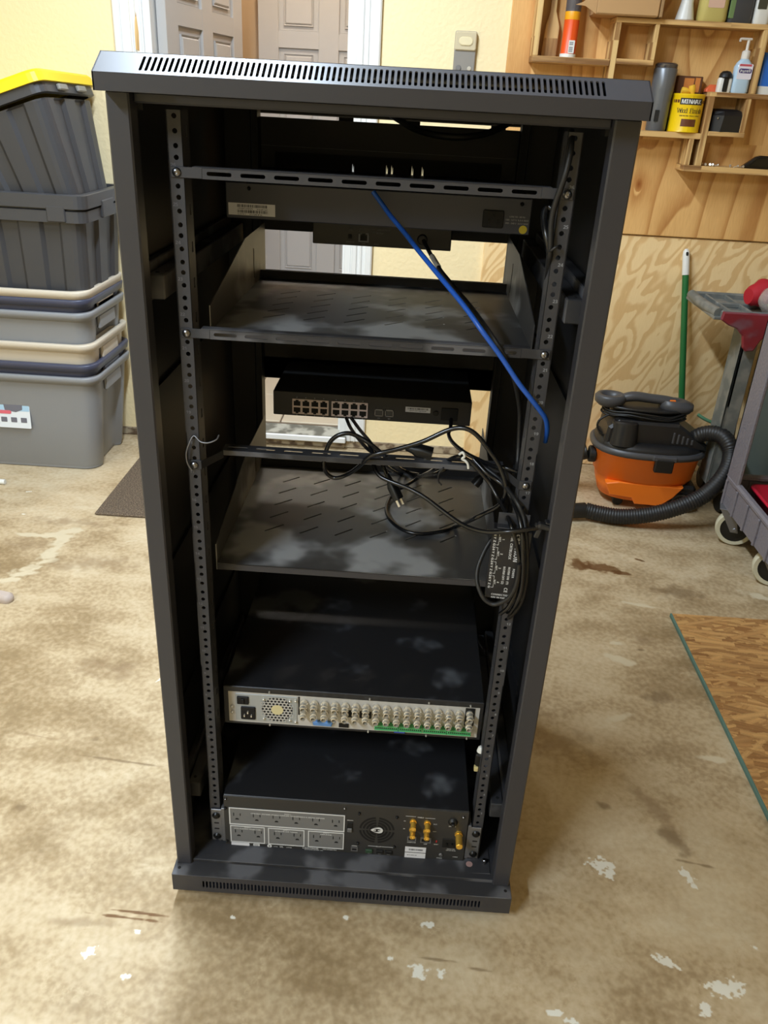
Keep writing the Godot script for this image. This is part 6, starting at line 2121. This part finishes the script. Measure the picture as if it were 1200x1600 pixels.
func cables() -> void:
	var g := "cables tangled over the lower slotted shelf"
	cable("ring_cable", "thick black cord looping left and lying in a wide ring on the lower shelf", g, [Vector3(0.0942, 0.636, -0.4299), Vector3(0.062, 0.646, -0.4241), Vector3(0.0425, 0.8019, -0.1), Vector3(0.0273, 0.8166, -0.095), Vector3(0.0103, 0.8301, -0.095), Vector3(-0.0067, 0.8383, -0.1), Vector3(-0.0243, 0.8443, -0.1), Vector3(-0.0415, 0.839, -0.1), Vector3(-0.0529, 0.8269, -0.1), Vector3(-0.0593, 0.8076, -0.1), Vector3(-0.061, 0.7883, -0.1), Vector3(-0.0558, 0.7702, -0.11), Vector3(-0.0427, 0.7646, -0.11), Vector3(-0.0223, 0.7781, -0.1), Vector3(-0.0044, 0.8053, -0.07), Vector3(0.0081, 0.826, -0.055), Vector3(0.022, 0.8351, -0.05), Vector3(0.0494, 0.844, -0.05), Vector3(0.0854, 0.8583, -0.05), Vector3(0.1205, 0.8783, -0.05), Vector3(0.1424, 0.8846, -0.045), Vector3(0.161, 0.8772, -0.04), Vector3(0.181, 0.8562, -0.035), Vector3(0.1964, 0.8367, -0.03), Vector3(0.2076, 0.8119, -0.02), Vector3(0.2074, 0.7895, -0.02), Vector3(0.1993, 0.7706, -0.03), Vector3(0.1836, 0.7513, -0.045), Vector3(0.1683, 0.7265, -0.07), Vector3(0.1628, 0.634, -0.2257), Vector3(0.1348, 0.63, -0.2103), Vector3(0.0959, 0.6295, -0.1965), Vector3(0.068, 0.6295, -0.2068), Vector3(0.047, 0.6295, -0.2352), Vector3(0.0364, 0.6295, -0.2714), Vector3(0.0372, 0.631, -0.3079), Vector3(0.0477, 0.636, -0.3403), Vector3(0.0696, 0.646, -0.3564), Vector3(0.0931, 0.656, -0.3733), Vector3(0.1052, 0.7869, -0.11), Vector3(0.1224, 0.8117, -0.09), Vector3(0.134, 0.8325, -0.06), Vector3(0.1442, 0.8395, -0.05)], 0.0034, M.cable)
	cable("network_cable", "black cable dropping from the switch's lower ports behind the tangle", g, [Vector3(-0.0456, 0.7858, -0.322), Vector3(-0.0367, 0.7778, -0.3), Vector3(-0.0206, 0.7793, -0.25), Vector3(-0.0007, 0.7852, -0.19), Vector3(0.0169, 0.7896, -0.15), Vector3(0.0324, 0.7828, -0.13), Vector3(0.0523, 0.638, -0.4251), Vector3(0.088, 0.634, -0.4272), Vector3(0.1114, 0.774, -0.13), Vector3(0.1332, 0.8018, -0.1)], 0.0031, M.cable)
	cable("clamped_cable", "black cable crossing the lower shelf down to the clip on the right post", g, [Vector3(0.0058, 0.8166, -0.13), Vector3(0.0122, 0.8104, -0.11), Vector3(0.0142, 0.7999, -0.1), Vector3(0.0191, 0.7908, -0.09), Vector3(0.0296, 0.7843, -0.08), Vector3(0.0525, 0.7799, -0.07), Vector3(0.072, 0.7775, -0.06), Vector3(0.0963, 0.7716, -0.045), Vector3(0.1203, 0.7632, -0.025), Vector3(0.1436, 0.7563, -0.005), Vector3(0.1612, 0.7561, 0.012), Vector3(0.1822, 0.7611, 0.03), Vector3(0.2066, 0.771, 0.045), Vector3(0.232, 0.7769, 0.047), Vector3(0.2499, 0.7786, 0.042)], 0.0033, M.cable)
	cable("switch_cord", "black cord from the sixteen-port switch's power plug to the right rail", g, [Vector3(0.1399, 0.7983, -0.315), Vector3(0.1386, 0.7921, -0.29), Vector3(0.1346, 0.7905, -0.26), Vector3(0.1402, 0.7957, -0.21), Vector3(0.1545, 0.8056, -0.15), Vector3(0.1697, 0.8202, -0.09), Vector3(0.1905, 0.8253, -0.055), Vector3(0.2072, 0.83, -0.04), Vector3(0.2237, 0.8264, -0.035)], 0.0033, M.cable)
	var t := thing("plug_cord", "black cord ending in a three-pin plug hanging over the lower shelf", "power cord", Vector3(0.0411, 0.7661, -0.11), Basis(), g)
	var m := mw(t)
	m.tube([Vector3(-0.0365, 0.7864, -0.322), Vector3(-0.0185, 0.7818, -0.28), Vector3(0.0021, 0.7898, -0.21), Vector3(0.0177, 0.7952, -0.15), Vector3(0.0274, 0.7868, -0.125), Vector3(0.0355, 0.7743, -0.115), Vector3(0.0411, 0.7661, -0.11)], 0.0031, 9, 6)
	obj("cord", m, M.cable, t)
	var pd := Basis()
	plug(t, Vector3.ZERO, Vector3(0.0169, -0.0294, 0.01), 0.032, 0.0075, true)
	var g2 := "cables hanging in the bunch over the lettered black box"
	cable("hanging_cable", "leftmost strand of the bunch falling across the lettered black box", g2, [Vector3(0.1443, 0.8385, -0.05), Vector3(0.1595, 0.8316, -0.045), Vector3(0.1775, 0.8148, -0.04), Vector3(0.1876, 0.8046, -0.035), Vector3(0.2001, 0.789, -0.02), Vector3(0.2104, 0.7802, 0.01), Vector3(0.2164, 0.7709, 0.034), Vector3(0.2246, 0.7504, 0.04), Vector3(0.2327, 0.7205, 0.041), Vector3(0.2351, 0.6943, 0.041), Vector3(0.2322, 0.6664, 0.04), Vector3(0.2264, 0.6418, 0.035), Vector3(0.2182, 0.6232, 0.025)], 0.0032, M.cable)
	cable("hanging_cable", "middle strand of the bunch falling over the lettered black box's right half", g2, [Vector3(0.1617, 0.8335, -0.055), Vector3(0.1807, 0.8201, -0.04), Vector3(0.1959, 0.8123, -0.035), Vector3(0.2077, 0.8066, -0.025), Vector3(0.2179, 0.7941, -0.01), Vector3(0.2262, 0.7824, 0.02), Vector3(0.2313, 0.7639, 0.036), Vector3(0.2342, 0.741, 0.044), Vector3(0.238, 0.7107, 0.045), Vector3(0.2395, 0.6783, 0.044), Vector3(0.2369, 0.6523, 0.038), Vector3(0.2321, 0.6254, 0.025)], 0.0032, M.cable)
	cable("hanging_cable", "rightmost strand of the bunch, along the right rail past the lettered black box", g2, [Vector3(0.1665, 0.8268, -0.062), Vector3(0.1861, 0.8191, -0.05), Vector3(0.2014, 0.8127, -0.035), Vector3(0.2127, 0.8069, -0.01), Vector3(0.2232, 0.7992, 0.012), Vector3(0.2324, 0.7829, 0.02), Vector3(0.238, 0.7572, 0.032), Vector3(0.2447, 0.7173, 0.034), Vector3(0.2474, 0.6843, 0.032), Vector3(0.2469, 0.6497, 0.026), Vector3(0.2419, 0.6229, 0.015), Vector3(0.2355, 0.6007, 0)], 0.0032, M.cable_dull)
	cable("looped_cable", "black cable looping round the left and bottom of the lettered black box", g2, [Vector3(0.2031, 0.7434, -0.004), Vector3(0.1926, 0.7278, -0.002), Vector3(0.1837, 0.7103, 0.006), Vector3(0.1776, 0.6909, 0.016), Vector3(0.1789, 0.6731, 0.026), Vector3(0.1884, 0.656, 0.036), Vector3(0.2019, 0.6487, 0.04), Vector3(0.213, 0.6544, 0.044), Vector3(0.2233, 0.6659, 0.047), Vector3(0.2295, 0.6822, 0.048), Vector3(0.2318, 0.7009, 0.047), Vector3(0.2312, 0.7213, 0.046)], 0.0032, M.cable_dull)
	cable("patch_cable", "bright blue network cable running diagonally down to the right rail", "", [Vector3(-0.0068, 1.177, -0.18), Vector3(0.0097, 1.159, -0.172), Vector3(0.0216, 1.147, -0.16), Vector3(0.0439, 1.128, -0.135), Vector3(0.061, 1.113, -0.11), Vector3(0.0917, 1.089, -0.06), Vector3(0.1259, 1.061, -0.012), Vector3(0.1479, 1.039, 0.014), Vector3(0.1753, 1.008, 0.018), Vector3(0.2012, 0.9759, 0.02), Vector3(0.2185, 0.9571, 0.02), Vector3(0.2364, 0.9365, 0.013), Vector3(0.246, 0.9229, 0.006), Vector3(0.2519, 0.9041, -0.006), Vector3(0.2547, 0.881, -0.022)], [0.0034, 0.0034, 0.0034, 0.0034, 0.0034, 0.0034, 0.0034, 0.0034, 0.0034, 0.0034, 0.0034, 0.0034, 0.0034, 0.0034, 0.0034], M.blue_cable)
	t = thing("tagged_cable", "black cable with a white wrapped tag beside the blue one", "cable", Vector3(0.0703, 1.091, -0.344))
	m = mw(t)
	m.tube([Vector3(0.0703, 1.091, -0.344), Vector3(0.0769, 1.085, -0.31), Vector3(0.0861, 1.078, -0.26), Vector3(0.0987, 1.069, -0.205), Vector3(0.1178, 1.06, -0.13), Vector3(0.1378, 1.05, -0.06), Vector3(0.1616, 1.03, -0.005), Vector3(0.1786, 1.009, 0.008), Vector3(0.1935, 0.9835, -0.004), Vector3(0.2039, 0.9597, -0.02), Vector3(0.2178, 0.9155, -0.05), Vector3(0.2232, 0.8735, -0.06), Vector3(0.2245, 0.84, -0.05), Vector3(0.2233, 0.8293, -0.035)], 0.0033, 9, 6)
	obj("cord", m, M.cable_dull, t)
	m = mw(t)
	m.cyl(Vector3(0.0842, 1.08, -0.2682), Vector3(0.0943, 1.072, -0.2243), 0.0041, -1.0, 12)
	obj("white_tag", m, M.white_plastic, t)
	cable("side_cable", "black cable running down the top of the right rail over the first bar", "", [Vector3(0.2289, 1.271, -0.01), Vector3(0.2281, 1.253, 0.008), Vector3(0.2255, 1.23, 0.014), Vector3(0.2228, 1.214, 0.013), Vector3(0.2196, 1.198, 0.01), Vector3(0.2178, 1.183, 0.007), Vector3(0.218, 1.166, 0.006), Vector3(0.2208, 1.141, 0.006), Vector3(0.2225, 1.126, -0.002), Vector3(0.2282, 1.096, -0.03), Vector3(0.2335, 1.057, -0.06)], 0.0038, M.cable_dull)
	cable("side_loop", "shiny black cable bend left of the right rail beside the number 25", "", [Vector3(0.2192, 1.185, -0.016), Vector3(0.2146, 1.187, -0.018), Vector3(0.2111, 1.181, -0.016), Vector3(0.211, 1.171, -0.01), Vector3(0.2139, 1.158, 0), Vector3(0.2184, 1.144, 0.004), Vector3(0.2224, 1.131, 0)], 0.0042, M.cable)
	cable("sagging_cable", "black cable sagging below the rack's top opening", "", [Vector3(0.0027, 1.27, -0.5), Vector3(0.0214, 1.262, -0.47), Vector3(0.0439, 1.253, -0.43), Vector3(0.0775, 1.247, -0.4), Vector3(0.1183, 1.246, -0.39), Vector3(0.1597, 1.253, -0.41), Vector3(0.1907, 1.265, -0.45), Vector3(0.2124, 1.275, -0.49)], 0.0052, M.cable_dull)
	# ties, clips and plugs
	cable("cable_tie", "thin open cable tie curling round the screw at the bent bar's left end", "", [Vector3(-0.1976, 0.8671, -0.004), Vector3(-0.1995, 0.8635, 0.004), Vector3(-0.2102, 0.8597, 0.008), Vector3(-0.2211, 0.8604, 0.007), Vector3(-0.2306, 0.8667, 0.003), Vector3(-0.2366, 0.8571, 0.006), Vector3(-0.2414, 0.8423, 0.008), Vector3(-0.2409, 0.8264, 0.007), Vector3(-0.236, 0.8146, 0.004)], 0.0011, M.zinc, "cable tie")
	cable("cable_tie", "thin loose black tie hooked down in front of the lower shelf's far end", "", [Vector3(0.1193, 0.8173, -0.055), Vector3(0.1137, 0.8055, -0.06), Vector3(0.1141, 0.7907, -0.065), Vector3(0.1193, 0.7848, -0.065)], 0.0014, M.tie, "cable tie")
	cable("cable_tie", "small tie holding the cable bend on the right rail above the number 24", "", [Vector3(0.2186, 1.137, 0.004), Vector3(0.2218, 1.141, 0.011), Vector3(0.2271, 1.145, 0.012), Vector3(0.2327, 1.142, 0.004)], 0.0016, M.tie, "cable tie")
	m = mb()
	m.tube([Vector3(0.1398, 0.8443, -0.045), Vector3(0.1437, 0.8496, -0.04), Vector3(0.147, 0.8439, -0.04), Vector3(0.144, 0.8384, -0.043), Vector3(0.1487, 0.8362, -0.042), Vector3(0.1529, 0.8314, -0.042), Vector3(0.1546, 0.8241, -0.043)], 0.0019, 7, 4)
	tag(obj("twist_tie", m, M.white_plastic), "small white twist tie round the cables above the lower shelf", "twist tie")
	t = thing("flat_plug", "flat black plug lying across the bent bar under the sixteen-port switch", "plug", Vector3(0.073, 0.8291, -0.09))
	plug(t, Vector3.ZERO, Vector3(0.0534, -0.0098, 0.005), 0.030, 0.0105, false)
	t = thing("small_plug", "small black plug tilted at the lower shelf's right far corner", "plug", Vector3(0.1805, 0.7869, -0.1))
	plug(t, Vector3.ZERO, Vector3(-0.0123, -0.0169, 0.005), 0.016, 0.0065, false)
	t = thing("cable_clip", "black cable clip fixed to the right post beside the lettered box", "clip", Vector3(0.2544, 0.7798, 0.04))
	m = mb(Vector3.ZERO, Basis(Vector3.BACK, -0.25))
	m.box(Vector3(0.004, 0.002, 0.0), Vector3(0.018, 0.008, 0.012), 0.002)
	m.box(Vector3(0.010, 0.009, -0.001), Vector3(0.014, 0.003, 0.012), 0.001)
	m.cyl(Vector3(-0.008, -0.002, 0.0), Vector3(0.002, 0.0, 0.0), 0.0052, 0.0046, 12, 0.001)
	m.box(Vector3(-0.001, -0.010, 0.002), Vector3(0.007, 0.014, 0.005), 0.001)
	obj("clip", m, M.tie, t)
	t = thing("loose_connector", "white plug and ivory connector hanging between recorder and right rail", "connector", Vector3(0.2239, 0.3005, -0.02))
	m = mb()
	m.cyl(Vector3(0, 0.010, 0), Vector3(0, 0.022, 0), 0.0068, 0.0050, 14, 0.002)
	obj("white_plug", m, M.white_plastic, t)
	m = mb()
	m.box(Vector3(-0.002, -0.006, 0), Vector3(0.011, 0.028, 0.011), 0.003)
	obj("body", m, M.rubber, t)
	m = mb()
	m.box(Vector3(-0.004, -0.027, 0), Vector3(0.007, 0.010, 0.008), 0.001)
	obj("ivory_block", m, mat(Color(0.80, 0.74, 0.52), 0.5), t)

func area_light(at: Vector3, size: Vector2, energy: float, c: Color) -> void:
	var l := AreaLight3D.new()
	l.name = "unseen_strip_light"
	add_child(l, true)
	l.position = at
	l.rotation_degrees.x = -90
	l.area_size = size
	l.light_energy = energy
	l.light_color = c
	l.shadow_enabled = true
	l.area_range = 12.0
	l.area_attenuation = 2.0

func _ready() -> void:
	var cam := Camera3D.new()
	cam.name = "camera"
	add_child(cam)
	cam.transform = Transform3D(Basis(Vector3(0.9977751, 0.0498334, -0.0442896), Vector3(-0.0644609, 0.8906835, -0.4500309), Vector3(0.0170215, 0.4518845, 0.8919140)), Vector3(0.0567, 1.291, 1.035))
	cam.fov = 64.6056
	cam.near = 0.02
	cam.current = true
	var env := Environment.new()
	env.background_mode = Environment.BG_COLOR
	env.background_color = Color(0.02, 0.02, 0.022)
	env.tonemap_mode = Environment.TONE_MAPPER_LINEAR
	env.tonemap_exposure = 1.0
	env.sdfgi_enabled = true
	env.ssao_enabled = true
	env.ssil_enabled = true
	var we := WorldEnvironment.new()
	we.name = "world"
	we.environment = env
	add_child(we)
	area_light(Vector3(-0.45, 2.495, -0.57), Vector2(0.12, 1.25), 7.8, Color(0.87, 0.935, 1.0))
	area_light(Vector3(-1.4, 2.495, 2.0), Vector2(0.12, 1.25), 10.5, Color(0.87, 0.935, 1.0))  # out of view behind the camera, placed to light the rack's front
	make_materials()
	setting()
	hall_fill_lamp()
	rack()
	far_panels()
	rack_shelf("upper slotted black shelf with dust along its front edge", 0.998, 0.004, -0.44, -0.062, 0.042, -0.248)
	rack_shelf("lower slotted black shelf, dusty, with cables tangled over it", 0.626, -0.004, -0.455, -0.062, 0.05, -0.291)
	lacing_bar("grey slotted bar across the rails at the top, before the wide blue-grey unit", 1.2034, false)
	lacing_bar("dusty slotted bar across the rails at the upper shelf's front edge", 1.0095, false)
	lacing_bar("bent-back slotted bar across the rails above the lower shelf", 0.8225, true)
	upper_switch()
	appliance()
	port_switch()
	recorder()
	power_unit()
	control_block()
	cables()
	totes()
	floor_things()
	wall_shelf()
	pole()
	vacuum()
	vacuum_hose()
	carts()
	shelf_items()
